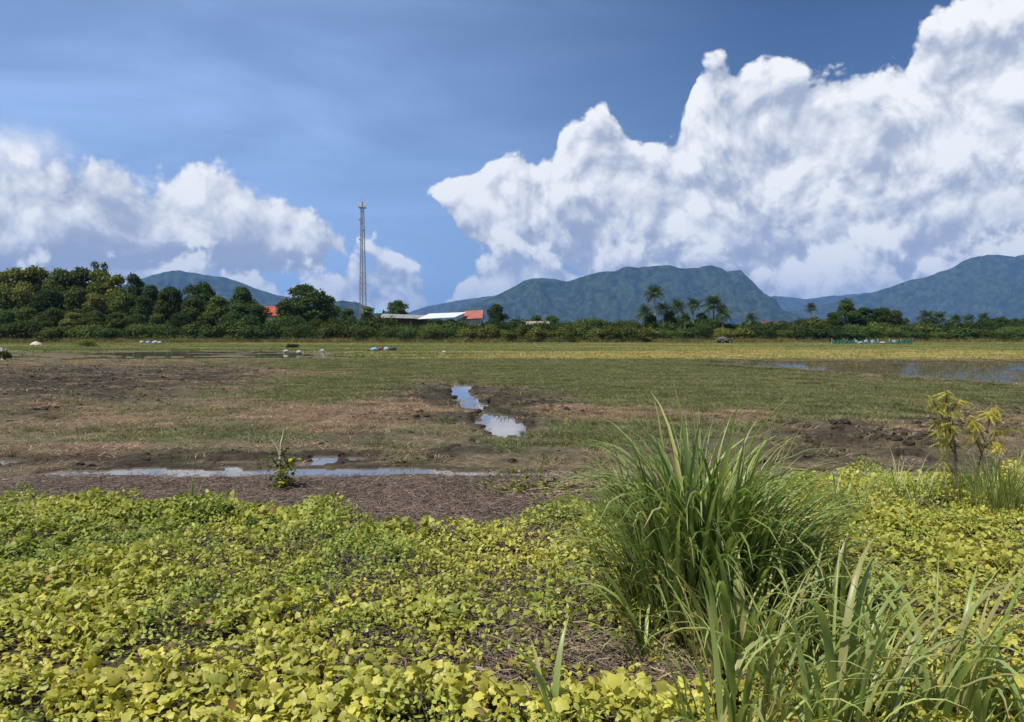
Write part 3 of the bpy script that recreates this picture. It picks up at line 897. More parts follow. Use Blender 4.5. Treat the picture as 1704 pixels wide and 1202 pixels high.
def palm(px, top, Y, wpx, label, fan=False, nf=15, z0=.5, lean=0.0):
    fan = False; nf = int(nf * 1.5) + 4
    x, zt = at_dist(px, top, Y)
    cr = wpx / 2 / F * Y
    h = zt - z0 - cr * .75
    e = empty('palm_tree', (x, Y, z0), random.uniform(0, 6.28))
    tag(e, label, 'palm', 'palms behind the hedge')
    b = MB(); b.tube([(0, 0, -.2), (lean * .3, 0, h * .3), (lean * .7, 0, h * .65), (lean, 0, h)], [.22, .17, .14, .13], 7)
    b.build('trunk', M['pale_bark'], e)
    for i in range(nf):
        me_ = FAN if fan else FR[(i * 7) % 4]
        f = use(e, 'fan_leaf' if fan else 'frond', me_, 'leaf_palm')
        f.location = (lean, 0, h)
        if fan:
            th = i / nf; f.rotation_euler = Euler((random.uniform(-.5, .5), 1.3 - 2.6 * ((i * .618) % 1), i * 2.4), 'XYZ'); f.scale = (cr / 1.9,) * 3
        else:
            f.rotation_euler = Euler((random.uniform(-.3, .3), -1.3 + 1.9 * (i / nf), i * 2.4), 'XYZ'); f.scale = (cr / 2.05 * random.uniform(.85, 1.1),) * 3
    return e
palm(1092, 476, 160, 36, 'tallest palm with round tufted head rising over the hedge', True, 20, lean=-.4)
palm(1072, 510, 158, 34, 'short leafy palm at the left foot of the tallest palm', False, 16)
palm(1104, 504, 159, 34, 'dense palm at the right foot of the tallest palm', False, 18)
palm(1128, 500, 160, 36, 'broad-headed palm, first one right of the tallest palm', False, 18)
palm(1154, 497, 160, 30, 'dark palm, second one right of the tallest palm', True, 18)
palm(1188, 492, 159, 44, 'bushy palm with the widest crown, third right of the tallest palm', False, 22)
palm(1203, 512, 157, 32, 'short palm leaning against the bushy wide-crowned palm', False, 16)
palm(1140, 520, 156, 30, 'low palm below the dark palm, half sunk in the hedge', False, 14)
palm(1249, 522, 156, 28, 'small palm alone between the farm cart and the lone palm', False, 16)
palm(1350, 505, 158, 24, 'lone slim palm against the dip between the mountains', True, 16)
palm(1407, 498, 166, 30, 'palm head on top of the tall dark tree above the net', False, 14)
palm(1542, 517, 158, 34, 'leftmost palm of the row right of the green net fence', False, 18)
palm(1563, 519, 158, 30, 'second palm of the row right of the green net fence', False, 16)
palm(1591, 524, 158, 28, 'third palm of the row right of the green net fence', False, 14)
palm(1612, 525, 158, 24, 'fourth palm of the row right of the green net fence', False, 14)
palm(1637, 521, 158, 28, 'fifth palm of the row, above the right part of the hedge', False, 14)
palm(1664, 528, 158, 28, 'rightmost low palm beside the right edge of the photo', False, 14)


# ------------------------------------------------------------------ scattering of countless things (geometry nodes)
def scatter(name, protos, P, rotz, scl, mat=None, tilt=None):
    """one object of instanced tufts; protos are meshes"""
    col_ = bpy.data.collections.new(name + '_kinds')
    for i, me_ in enumerate(protos):
        o = bpy.data.objects.new('%s_kind_%s' % (name, chr(97 + i)), me_); col_.objects.link(o)
    n = len(P)
    me = bpy.data.meshes.new(name); me.vertices.add(n); me.vertices.foreach_set('co', np.asarray(P, np.float32).ravel())
    a = me.attributes.new('rot', 'FLOAT_VECTOR', 'POINT'); rv = np.zeros((n, 3), np.float32); rv[:, 2] = rotz
    if tilt is not None: rv[:, 0] = tilt[:, 0]; rv[:, 1] = tilt[:, 1]
    a.data.foreach_set('vector', rv.ravel())
    a = me.attributes.new('scl', 'FLOAT_VECTOR', 'POINT'); sv = np.asarray(scl, np.float32)
    if sv.ndim == 1: sv = np.repeat(sv[:, None], 3, 1)
    a.data.foreach_set('vector', sv.ravel())
    a = me.attributes.new('kind_index', 'INT', 'POINT'); a.data.foreach_set('value', rng.integers(0, len(protos), n).astype(np.int32))
    o = link(name, me)
    g = bpy.data.node_groups.new(name, 'GeometryNodeTree')
    g.interface.new_socket('Geometry', in_out='INPUT', socket_type='NodeSocketGeometry'); g.interface.new_socket('Geometry', in_out='OUTPUT', socket_type='NodeSocketGeometry')
    gi = g.nodes.new('NodeGroupInput'); go = g.nodes.new('NodeGroupOutput')
    ip = g.nodes.new('GeometryNodeInstanceOnPoints'); ci = g.nodes.new('GeometryNodeCollectionInfo')
    ci.inputs['Collection'].default_value = col_; ci.inputs['Separate Children'].default_value = True; ci.inputs['Reset Children'].default_value = True
    def at_(nm, ty):
        q = g.nodes.new('GeometryNodeInputNamedAttribute'); q.data_type = ty; q.inputs['Name'].default_value = nm; return q.outputs[0]
    g.links.new(gi.outputs[0], ip.inputs['Points']); g.links.new(ci.outputs[0], ip.inputs['Instance'])
    ip.inputs['Pick Instance'].default_value = True
    g.links.new(at_('kind_index', 'INT'), ip.inputs['Instance Index']); g.links.new(at_('rot', 'FLOAT_VECTOR'), ip.inputs['Rotation']); g.links.new(at_('scl', 'FLOAT_VECTOR'), ip.inputs['Scale'])
    g.links.new(ip.outputs[0], go.inputs[0])
    md_ = o.modifiers.new('scatter', 'NODES'); md_.node_group = g
    tag(o, kind='stuff')
    return o


def tuft_mesh(name, n, rad, h, w, lean, cols, rg, mat, seg=3, straight=.0):
    """n tapering bent blades"""
    a = rg.uniform(0, 6.28, n); r = rad * np.sqrt(rg.uniform(0, 1, n)); hh = h * rg.uniform(.45, 1.0, n)
    bx = r * np.cos(a); by = r * np.sin(a)
    da = a + rg.normal(0, .8, n); ln = hh * lean * rg.uniform(.2, 1.3, n)
    fa = rg.uniform(0, 6.28, n); ux = np.cos(fa); uy = np.sin(fa)
    V = []
    for i in range(seg + 1):
        t = i / seg
        cx = bx + np.cos(da) * ln * t ** 1.7; cy_ = by + np.sin(da) * ln * t ** 1.7; cz = hh * (t - .25 * lean * t * t) - .01
        ww = w * (1 - t ** 1.6) * .5 + w * .04
        V.append(np.stack([cx - ux * ww, cy_ - uy * ww, cz], 1)); V.append(np.stack([cx + ux * ww, cy_ + uy * ww, cz], 1))
    V = np.stack(V, 1)           # n, 2(seg+1), 3
    Fq = []
    for i in range(seg): Fq.append([2 * i, 2 * i + 1, 2 * i + 3, 2 * i + 2])
    Fq = np.array(Fq)[None] + (np.arange(n) * (2 * seg + 2))[:, None, None]
    cc = np.array(cols)[rg.integers(0, len(cols), n)] * rg.uniform(.75, 1.25, (n, 1))
    me = mesh_np(name, V.reshape(-1, 3), Fq.reshape(-1, 4), False, np.repeat(cc, 2 * seg + 2, 0))
    me.materials.append(M[mat]); return me


def field_points(n, y0, y1, power=2.0, xm=.72, xo=1.5, seed=1):
    """more points near, fewer far (count falls with distance)"""
    g_ = np.random.default_rng(seed)
    t = g_.uniform(0, 1, n)
    Y = y0 * (y1 / y0) ** t if power == 2.0 else np.sqrt(y0 ** 2 + t * (y1 ** 2 - y0 ** 2))
    X = g_.uniform(-1, 1, n) * (Y * xm + xo)
    return X, Y, g_


def gz(X, Y):
    return ground_z(X, Y)


GC = [(.115, .155, .058), (.09, .13, .048), (.14, .165, .066)]
SCOL = [(.34, .24, .16), (.42, .30, .205), (.24, .17, .12), (.22, .17, .09)]
rg = np.random.default_rng(31)
tg = [tuft_mesh('green_tuft', 46, .2, .13, .008, .9, GC + [(.24, .2, .1)], rg, 'field_grass') for _ in range(4)]
tsr = [tuft_mesh('straw_tuft', 40, .2, .10, .008, 1.8, SCOL, rg, 'field_grass') for _ in range(4)]
X, Y, g_ = field_points(90000, 10.6, 57, 0)
Z, fg, fs, fd, fw, px_, py_, fcl = gz(X, Y)
ok = fw < 0
near_w = water_depth(px_, py_ - np.maximum(.3, 150 / Y - 3), X, Y) < 0
ok &= near_w
pg = np.clip(.13 + fg * 1.0 - fd * 1.1 - fs * .7, 0.004, 1) ** 1.3 
pg = pg * (.5 + 1.1 * sstep(.3, .7, fbm(X / 2.6, Y / 6.5, 79, 3, .6))) + .05 * sstep(30, 18, Y) * fbm(X / .8, Y / .8, 77, 2)
sel = ok & (g_.uniform(0, 1, len(X)) < pg * np.clip(.35 + 14 / Y, 0, 1))
def put(name, protos, sel, s0, s1, grow=0.0):
    n = int(sel.sum()); sc_ = g_.uniform(s0, s1, n) * (1 + grow * Y[sel] / 50)
    return scatter(name, protos, np.stack([X[sel], Y[sel], Z[sel] - .005], 1), g_.uniform(0, 6.28, n), np.stack([sc_ * 1.3, sc_ * 1.3, sc_ * .8], 1))
put('short_grass', tg, sel, .6, 1.15, .8)
sel = ok & (g_.uniform(0, 1, len(X)) < np.clip(.20 + fs * 1.0 - fd * .38 - fg * .12, .05, 1) * np.clip(.3 + 12 / Y, 0, 1))
put('dry_grass', tsr, sel, .6, 1.2, .8)

# rice and verge beyond
m, nt, out = new_mat('rice_leaf')
geo = nt.nodes.new('ShaderNodeNewGeometry'); mp = nt.nodes.new('ShaderNodeMapping'); mp.inputs['Scale'].default_value = (.018, .16, 0); nt.links.new(geo.outputs['Position'], mp.inputs[0])
n1 = tex_noise(nt, mp.outputs[0], 1.0, 3, .6); n2 = tex_noise(nt, geo.outputs['Position'], .5, 3, .6)
spr = nt.nodes.new('ShaderNodeSeparateXYZ'); nt.links.new(geo.outputs['Position'], spr.inputs[0])
nearer = (82 - N(nt, spr.outputs[1])).step(-4, 6) * N(nt, spr.outputs[0]).step(-12, 8)
c = mixc(nt, (N(nt, n1.outputs['Fac']) + nearer * .17 - .04).step(.42, .60), (.13, .165, .045), (.36, .30, .10))
c = mixc(nt, N(nt, n2.outputs['Fac']).step(.55, .75) * .6, c, (.12, .11, .05))
p = principled(nt, out, c, .6, .2)
rgc = [tuft_mesh('rice_tuft', 60, .6, .32, .03, .7, [(.23, .22, .05), (.18, .20, .045), (.30, .27, .07)], rg, 'rice_leaf') for _ in range(3)]
X, Y, g_ = field_points(26000, 57, 150, 0, .7, 3, 5)
Z, fg, fs, fd, fw, px_, py_, fcl = gz(X, Y)
paddy = poly_mask(px_, py_, PADDY) | (poly_mask(px_, py_, POND))
leftz = (1 - sstep(520, 700, px_)) * (1 - sstep(84, 92, Y))
sel = (fw < 0) & (~paddy | (g_.uniform(0, 1, len(X)) < .04)) & (g_.uniform(0, 1, len(X)) < .8 - .65 * leftz) & (Y > 59)
put('rice', rgc, sel, .45, .8, .2)
# rough tall grass at the foot of the hedge
tall = [tuft_mesh('tall_grass', 70, .9, 1.3, .05, .5, [(.20, .18, .06), (.14, .14, .04), (.28, .22, .11)], rg, 'field_grass', 3) for _ in range(3)]
g_ = np.random.default_rng(8); n = 1500
Xt = g_.uniform(-118, 118, n); Yt = 148 + g_.uniform(0, 4.5, n)
scatter('rough_grass', tall, np.stack([Xt, Yt, .12 + 0 * Xt], 1), g_.uniform(0, 6.28, n), g_.uniform(.4, 1.1, n))
# sparse stubble standing in the water of the pond
X, Y, g_ = field_points(14000, 30, 54, 0, .72, 2, 15)
Z, fg, fs, fd, fw, px_, py_, fcl = gz(X, Y)
stub = [tuft_mesh('stubble', 14, .12, .16, .008, .4, [(.20, .17, .07), (.11, .11, .04)], rg, 'field_grass') for _ in range(3)]
sel = (fw > 0) & (fbm(X / 3, Y / 5, 301, 3, .6) > .38); Z = Z * 0 - .02
put('water_stubble', stub, sel, .7, 1.3)

# earth clods in the churned parts
def clod_mesh(rg, col):
    bm = bmesh.new(); bmesh.ops.create_icosphere(bm, subdivisions=2, radius=1)
    sd = rg.uniform(0, 100)
    for v in bm.verts:
        k = 1 + .35 * (math.sin(v.co.x * 3.1 + sd) * math.cos(v.co.y * 2.7 + sd) + .5 * math.sin(v.co.z * 5 + v.co.x * 4 + sd)) + rg.normal(0, .06)
        v.co = v.co * k; v.co.z *= .55
    me = bpy.data.meshes.new('clod'); bm.to_mesh(me); bm.free(); me.materials.append(M['clod']); return me
plain('clod', (.072, .055, .040), .95, .1, .45, 4, .9, .08)
clods = [clod_mesh(rg, None) for _ in range(5)]
X, Y, g_ = field_points(22000, 10.7, 46, 0, .7, 1, 25)
Z, fg, fs, fd, fw, px_, py_, fcl = gz(X, Y)
keepd = 1 - np.exp(-((py_ - 784) / 10.0) ** 2)
sel = (fw < 0) & (g_.uniform(0, 1, len(X)) < (np.clip(fcl * 1.2, 0, 1) * .8 + fd * .40 - .04) * keepd)
n = int(sel.sum()); s_ = g_.uniform(.02, .075, n) * (1 + fcl[sel] * .7)
scatter('mud_clods', clods, np.stack([X[sel], Y[sel], Z[sel]], 1), g_.uniform(0, 6.28, n), s_)

# dead straw on the near strip and under the vines
def straw_patch(rg, n=26, rad=.22, cols=SCOL):
    b_V, b_F, b_C = [], [], []
    for i in range(n):
        a = rg.uniform(0, 6.28); r = rad * math.sqrt(rg.uniform(0, 1)); L = rg.uniform(.05, .22); d = rg.uniform(0, 6.28); w = rg.uniform(.0015, .004)
        p0 = np.array((r * math.cos(a), r * math.sin(a), rg.uniform(0, .03))); dv = np.array((math.cos(d) * L, math.sin(d) * L, rg.uniform(-.01, .05)))
        sd = np.array((-math.sin(d), math.cos(d), 0)) * w; up = np.array((0, 0, w * 1.2)); mdp = p0 + dv * .5 + np.array((0, 0, rg.uniform(0, .02)))
        s = len(b_V); c = np.array(cols[rg.integers(0, len(cols))]) * rg.uniform(.6, 1.2)
        for q in (p0, mdp, p0 + dv): b_V += [q - sd, q + up, q + sd]
        b_C += [c] * 9
        for k in (0, 3): b_F += [(s + k, s + k + 1, s + k + 4, s + k + 3), (s + k + 1, s + k + 2, s + k + 5, s + k + 4)]
    me = mesh_np('straw', b_V, b_F, False, np.array(b_C)); me.materials.append(M['dry_straw']); return me
MCOL = [(.20, .148, .115), (.15, .11, .088), (.27, .205, .16), (.08, .06, .048)]
straws = [straw_patch(rg, 26, .22, MCOL) for _ in range(5)]
X, Y, g_ = field_points(9500, 3.2, 10.6, 0, .72, 1.5, 35)
Z, fg, fs, fd, fw, px_, py_, fcl = gz(X, Y)
v_ = vine_cover(px_, py_, X, Y)
sel = (fw < 0) & (np.abs(py_ - 788) > 13) & ((py_ < 930) | (px_ > 560)) 
n = int(sel.sum()); scatter('dead_straw', straws, np.stack([X[sel], Y[sel], Z[sel]], 1), g_.uniform(0, 6.28, n), g_.uniform(.6, 1.15, n))
pal = [straw_patch(rg, 20, .22, [(.30, .23, .15), (.22, .16, .11), (.38, .31, .21), (.13, .09, .06)]) for _ in range(3)]
hole = ell(px_, py_, [(1000, 1110, 110, 60, 1), (860, 1060, 90, 40, .8), (1100, 1160, 120, 70, 1), (720, 1150, 170, 34, .9), (870, 1160, 120, 40, 1), (1430, 1120, 110, 40, .8), (980, 800, 120, 30, .5), (600, 700, 0.1, .1, 0)])
sel = g_.uniform(0, 1, len(X)) < hole * .6
n = int(sel.sum()); scatter('pale_straw', pal, np.stack([X[sel], Y[sel], Z[sel] + .02], 1), g_.uniform(0, 6.28, n), g_.uniform(.7, 1.2, n))

# the far wood that closes the plain
g_ = np.random.default_rng(77); n = 520
Xf = g_.uniform(-260, 260, n); Yf = g_.uniform(230, 420, n)
crn = []
for t_ in TR[:5]:
    me2 = t_[0].copy(); me2.materials.clear(); me2.materials.append(M['leaf_mid' if len(crn) % 2 else 'leaf_dark']); crn.append(me2)
scatter('far_wood', crn, np.stack([Xf, Yf, 0 * Xf - .8], 1), g_.uniform(0, 6.28, n), np.stack([g_.uniform(.8, 1.4, n), g_.uniform(.8, 1.4, n), g_.uniform(.45, .85, n)], 1))
# ------------------------------------------------------------------ houses beyond the hedge
plain('roof_red', (.42, .075, .045), .6, .3, .25, 2.0, .3, .02)
plain('roof_brick', (.34, .12, .085), .7, .3, .25, 2.0, .3, .02)
plain('roof_white', (.78, .79, .80), .45, .4, .08, 1.0, .1, .01)
plain('roof_grey', (.24, .23, .215), .6, .3, .3, 1.5, .3, .02)
plain('roof_blue', (.20, .34, .46), .5, .3, .15, 1.5, .3, .02)
plain('thatch', (.30, .26, .20), .95, .1, .35, 3.0, .9, .08)
plain('wall_render', (.42, .39, .34), .85, .2, .15, 1.0, .2, .01)
plain('dark_opening', (.03, .028, .026), .8, .2, .3, 2.0, .2, .01)
plain('timber', (.16, .12, .085), .85, .2, .3, 4.0, .5, .02)


def ribbed(parent, name, A, B, C_, D_, mat, n=14, th=.05):
    """sheet roof A-B (eave) C-D (ridge) with raised ribs"""
    A, B, C_, D_ = map(Vector, (A, B, C_, D_)); b = MB(); nrm = (B - A).cross(D_ - A).normalized()
    if nrm.z < 0: nrm = -nrm
    V = [A, B, C_, D_]; b.add(V + [p - nrm * th for p in V], [(0, 1, 2, 3), (7, 6, 5, 4), (0, 4, 5, 1), (1, 5, 6, 2), (2, 6, 7, 3), (3, 7, 4, 0)])
    for i in range(n):
        t = (i + .5) / n; w = .28 / n
        p, q = A.lerp(B, t - w), A.lerp(B, t + w); r, s = D_.lerp(C_, t + w), D_.lerp(C_, t - w)
        o = nrm * .05
        b.add([p + nrm * .003, q + nrm * .003, r + nrm * .003, s + nrm * .003, p + o, q + o, r + o, s + o], [(4, 5, 6, 7), (0, 1, 5, 4), (1, 2, 6, 5), (2, 3, 7, 6), (3, 0, 4, 7)])
    return b.build(name, M[mat], parent)


def house(label, x0p, x1p, ridge_p, eave_p, Y, mat, dep=5.0, axis='x', slope_both=True, skew=0.0, hip=0.0, cat='house', name='house', n=12, open_side=False):
    xa, zr = at_dist(x0p, ridge_p, Y); xb, ze = at_dist(x1p, eave_p, Y)
    cx = (xa + xb) / 2; hw = (xb - xa) / 2; e = empty(name, (cx, Y, 0.4)); tag(e, label, cat)
    zr -= .4; ze -= .4
    y0, y1 = -dep / 2, dep / 2
    ribbed(e, 'roof', (-hw, y0, ze), (hw, y0, ze + skew), (hw - hip, 0, zr + skew), (-hw + hip, 0, zr), mat, n)
    ribbed(e, 'roof', (hw, y1, ze + skew), (-hw, y1, ze), (-hw + hip, 0.0, zr + .004), (hw - hip, 0.0, zr + skew + .004), mat, n)
    wx = hw - .45
    b = MB(); zt = ze - .06
    if open_side:
        for sx_ in (-wx, -wx / 3, wx / 3, wx):
            for sy_ in (y0 + .4, y1 - .4): MB().box(sx_ - .08, sx_ + .08, sy_ - .08, sy_ + .08, -.5, zt).build('post', M['timber'], e)
        b.box(-wx + .1, wx - .1, y1 - .42, y1 - .30, -.5, zt).build('back_wall', M['timber'], e)
    else:
        b.box(-wx, wx, y0 + .5, y1 - .5, -.5, zt)
        # gables
        g0 = zr - .25 + min(0, skew)
        b.add([(-wx, y0 + .5, zt), (-wx, y1 - .5, zt), (-wx, 0, g0), (-wx + .1, y0 + .5, zt), (-wx + .1, y1 - .5, zt), (-wx + .1, 0, g0)], [(0, 2, 1), (3, 4, 5), (0, 3, 5, 2), (1, 2, 5, 4)])
        b.add([(wx, y0 + .5, zt), (wx, y1 - .5, zt), (wx, 0, g0), (wx - .1, y0 + .5, zt), (wx - .1, y1 - .5, zt), (wx - .1, 0, g0)], [(0, 1, 2), (3, 5, 4), (0, 2, 5, 3), (1, 4, 5, 2)])
        b.build('wall', M['wall_render'], e)
        MB().box(-.45, .45, y0 + .46, y0 + .51, -.4, 1.7).build('door', M['timber'], e)
        for wx_ in (-wx * .6, wx * .6):
            MB().box(wx_ - .5, wx_ + .5, y0 + .465, y0 + .51, .8, 1.9).build('window', M['dark_opening'], e)
    return e


house('house with a bright red roof just left of the large round tree', 431, 467, 510, 521, 182, 'roof_red', 5, hip=1.2)
house('low annex with a rusty red roof right below the bright red roof', 456, 474, 517, 526, 176, 'roof_red', 3.2)
house('long low shed with a flat-looking weathered grey metal roof', 636, 712, 522.5, 529, 186, 'roof_grey', 5.5, open_side=True, cat='shed', name='shed', skew=-.35)
e = empty('shed', (at_dist(736, 530, 184)[0], 184, .4)); tag(e, 'open shed under a bright white sloping metal roof', 'shed')
xa, z0_ = at_dist(696, 531.5, 183); xb, z1_ = at_dist(757, 528.5, 183); xc, z2_ = at_dist(776, 520, 188); xd, z3_ = at_dist(714, 522.5, 188); ox = e.location.x
ribbed(e, 'roof', (xa - ox, -3.0, z0_ - .4), (xb - ox, -3.0, z1_ - .4), (xc - ox, 3.5, z2_ - .4), (xd - ox, 3.5, z3_ - .4), 'roof_white', 16)
for k, (sx_, sy_) in enumerate([(-4.6, -2.6), (-1.2, -2.6), (2.3, -2.6), (-2.6, 3.0), (4.6, 3.0)]):
    MB().box(sx_ - .09, sx_ + .09, sy_ - .09, sy_ + .09, -.5, 3.4 + (.9 if sy_ > 0 else 0)).build('post', M['timber'], e)
MB().box(-2.4, 4.6, 3.1, 3.2, -.5, 4.0).build('back_wall', M['dark_opening'], e)
house('gabled house with a brick-red roof touching the white roof', 773, 804, 518, 532, 190, 'roof_brick', 7, skew=.25, n=10)
house('low hut with pale thatched roof in front of the mountain', 858, 914, 535, 541, 170, 'thatch', 4.2, open_side=True, cat='hut', name='hut', n=6)
house('small building with a pale blue roof beside the mast', 624, 638, 514, 522, 200, 'roof_blue', 4, n=6)
plain('roof_dark', (.13, .055, .045), .7, .2, .3, 2.0, .3, .02)
house('distant dark red roof between the farm cart and the lone palm', 1264, 1292, 535, 541, 178, 'roof_dark', 4, n=8)

# ------------------------------------------------------------------ lattice mast
plain('galvanised', (.22, .22, .22), .5, .5, .15, 1.0, .1, .01, metal=.3)
plain('mast_red', (.30, .10, .08), .6, .3, .1, 1.0, .1, .01)
plain('antenna_white', (.55, .56, .58), .5, .4, .05, 1.0, .1, .01)
YM = 430.0
xm_, zt_ = at_dist(603, 346, YM)
e = empty('lattice_mast', (xm_, YM, .3)); tag(e, 'tall thin steel lattice phone mast with antennas and a top platform', 'mast')
H = zt_ - .3
def hw_(z): return 1.9 - (1.9 - .75) * min(1, z / H)
for a, b_ in ((-1, -1), (1, -1), (1, 1), (-1, 1)):
    MB().tube([(a * hw_(0), b_ * hw_(0), -.6), (a * hw_(H), b_ * hw_(H), H)], [.13, .08], 5).build('leg', M['galvanised'], e)
nb = 24
for i in range(nb):
    z0_, z1_ = H * i / nb, H * (i + 1) / nb; a, c = hw_(z0_), hw_(z1_); b = MB(); r = .055
    cs0 = [(-a, -a, z0_), (a, -a, z0_), (a, a, z0_), (-a, a, z0_)]; cs1 = [(-c, -c, z1_), (c, -c, z1_), (c, c, z1_), (-c, c, z1_)]
    for k in range(4):
        b.tube([cs0[k], cs1[(k + 1) % 4]], r, 4, False); b.tube([cs0[(k + 1) % 4], cs1[k]], r, 4, False); b.tube([cs1[k], cs1[(k + 1) % 4]], r, 4, False)
    b.build('brace_panel', M['mast_red'] if (i // 4) % 2 == 0 and i < 12 else M['galvanised'], e)
pf = MB(); pf.box(-1.9, 1.9, -1.9, 1.9, H - .1, H + .05)
for k in range(4):
    c, s = [(1, 0), (0, 1), (-1, 0), (0, -1)][k]
    pf.tube([(1.9 * (c - s), 1.9 * (s + c), H), (1.9 * (c - s), 1.9 * (s + c), H + 1.1)], .05, 4)
    pf.tube([(1.9 * (c - s), 1.9 * (s + c), H + 1.1), (1.9 * (-s - c), 1.9 * (c - s), H + 1.1)], .05, 4)
pf.build('platform', M['galvanised'], e)
MB().tube([(0, 0, H), (0, 0, H + 3.0)], .35, 6).build('top_pole', M['galvanised'], e)
for ax, ay, hz in ((-2.0, -.6, 2.3), (2.0, -.6, 2.0), (0.5, 2.0, 2.1), (-.7, -2.0, 2.2)):
    MB().box(ax - .28, ax + .28, ay - .14, ay + .14, H + .3, H + .3 + hz).build('antenna', M['antenna_white'], e)
MB().tube([(0, 0, H + 3.0), (0, 0, H + 6.3)], [.08, .03], 5).build('lightning_rod', M['galvanised'], e)
for zz, sd in ((H - 6.5, -1), (H - 12, 1), (H - 17, -1)):
    b = MB(); b.tube([(sd * 1.0, -1.2, zz), (sd * 1.1, -1.6, zz)], [.62, .62], 12); b.build('dish', M['galvanised'], e)
MB().box(-.25, .25, -.95, -.85, 1, H - 1).build('cable_ladder', M['galvanised'], e)

# ------------------------------------------------------------------ things at the edge of the fields
plain('white_plastic', (.33, .33, .32), .5, .4, .12, 5, .5, .03)
plain('blue_plastic', (.16, .30, .42), .5, .4, .12, 5, .3, .02)
plain('black_plastic', (.022, .022, .025), .5, .4, .2, 5, .3, .02)
plain('maroon_cloth', (.14, .07, .065), .9, .1, .2, 5, .4, .02)
plain('sand', (.48, .42, .33), .95, .1, .2, 3, .5, .03)
plain('pale_post', (.50, .48, .42), .85, .2, .2, 5, .5, .02)


def lump(name, label, cat, px, py, w, h, mat, seed, group=None, d=None, z=None, knob=False):
    """a tied sack: pinched mouth, sagging sides and folds"""
    x, y = ground_at(px, py); k = y / F
    W, Hh, Dd = w * k / 2, h * k, (d or w) * k / 2
    bm = bmesh.new(); bmesh.ops.create_icosphere(bm, subdivisions=3, radius=1); rg_ = random.Random(seed); a0 = rg_.uniform(0, 6)
    for v in bm.verts:
        p = v.co; a = math.atan2(p.y, p.x)
        f = 1 + .10 * math.sin(a * 5 + a0) * (1 - abs(p.z)) + .07 * math.sin(p.z * 6 + a * 2 + a0)
        zz = (p.z + 1) / 2
        pin = 1 - .62 * max(0, (zz - .72) / .28) ** 1.2
        v.co = Vector((p.x * W * f * pin, p.y * Dd * f * pin, (zz ** .8) * Hh + (.06 * Hh * math.sin(a * 3 + a0) if zz > .5 else 0)))
    o_me = bpy.data.meshes.new(name); bm.to_mesh(o_me); bm.free()
    for p in o_me.polygons: p.use_smooth = True
    o = link(name, o_me, M[mat], None, (x, y, z if z is not None else -.005)); o.rotation_euler.z = rg_.uniform(-.5, .5)
    tag(o, label, cat, group); return o


wg = 'white litter below the wood'
lump('sack', 'small white sack leftmost of the litter below the left wood', 'sack', 236, 573, 7, 6, 'white_plastic', 1, wg)
lump('sack', 'pale blue sack in the middle of the litter below the left wood', 'sack', 247, 573.5, 8, 6, 'blue_plastic', 2, wg)
lump('sack', 'largest white sack of the litter below the left wood', 'sack', 258, 574, 10, 7, 'white_plastic', 3, wg)
lump('sack', 'rightmost white sack of the litter below the left wood', 'sack', 266, 574, 7, 6, 'white_plastic', 4, wg)
lump('sack', 'left white sack standing in the shallow water of the left paddy', 'sack', 476, 588, 9, 6, 'white_plastic', 5, 'white sacks in the left paddy')
lump('sack', 'right white sack on the bank of the left paddy', 'sack', 498, 590, 9, 7, 'white_plastic', 6, 'white sacks in the left paddy')
bg = 'bundles heaped at the rice edge'
lump('bundle', 'pale blue-grey bundle at the left end of the dark heap on the rice edge', 'bundle', 623, 586, 12, 8, 'blue_plastic', 7, bg)
lump('bundle', 'dark red-brown bundle second from the left in the dark heap', 'bundle', 634, 585, 10, 8, 'maroon_cloth', 8, bg)
lump('bundle', 'greyish white bundle in the middle of the dark heap', 'bundle', 643, 585.5, 9, 8, 'white_plastic', 9, bg)
lump('bundle', 'black bundle at the right end of the dark heap', 'bundle', 654, 585, 13, 7, 'black_plastic', 10, bg)
lump('bundle', 'low black bundle in front of the blue-grey one', 'bundle', 629, 586.5, 9, 4, 'black_plastic', 11, bg)
# sand mound, two marker stakes, pale stump
x, y = ground_at(60, 575.5)
b = MB(); k = y / F; rng2 = random.Random(3); W = 22 * k / 2
ringv = []
for j, (t, zf) in enumerate([(1, 0), (.82, .35), (.55, .7), (.28, .93), (.08, 1)]):
    for a in range(14):
        an = a / 14 * 6.283; f = t * (1 + rng2.uniform(-.1, .1)); ringv.append((math.cos(an) * W * f, math.sin(an) * W * .8 * f, zf * 7 * k * (1 + rng2.uniform(-.06, .06))))
fc = [(j * 14 + a, j * 14 + (a + 1) % 14, (j + 1) * 14 + (a + 1) % 14, (j + 1) * 14 + a) for j in range(4) for a in range(14)] + [tuple(56 + a for a in range(14))]
b.add(ringv, fc); o = b.build('sand_mound', M['sand'], None, (x, y, 0), True); tag(o, 'pale low mound of sand at the foot of the left wood', 'sand mound')


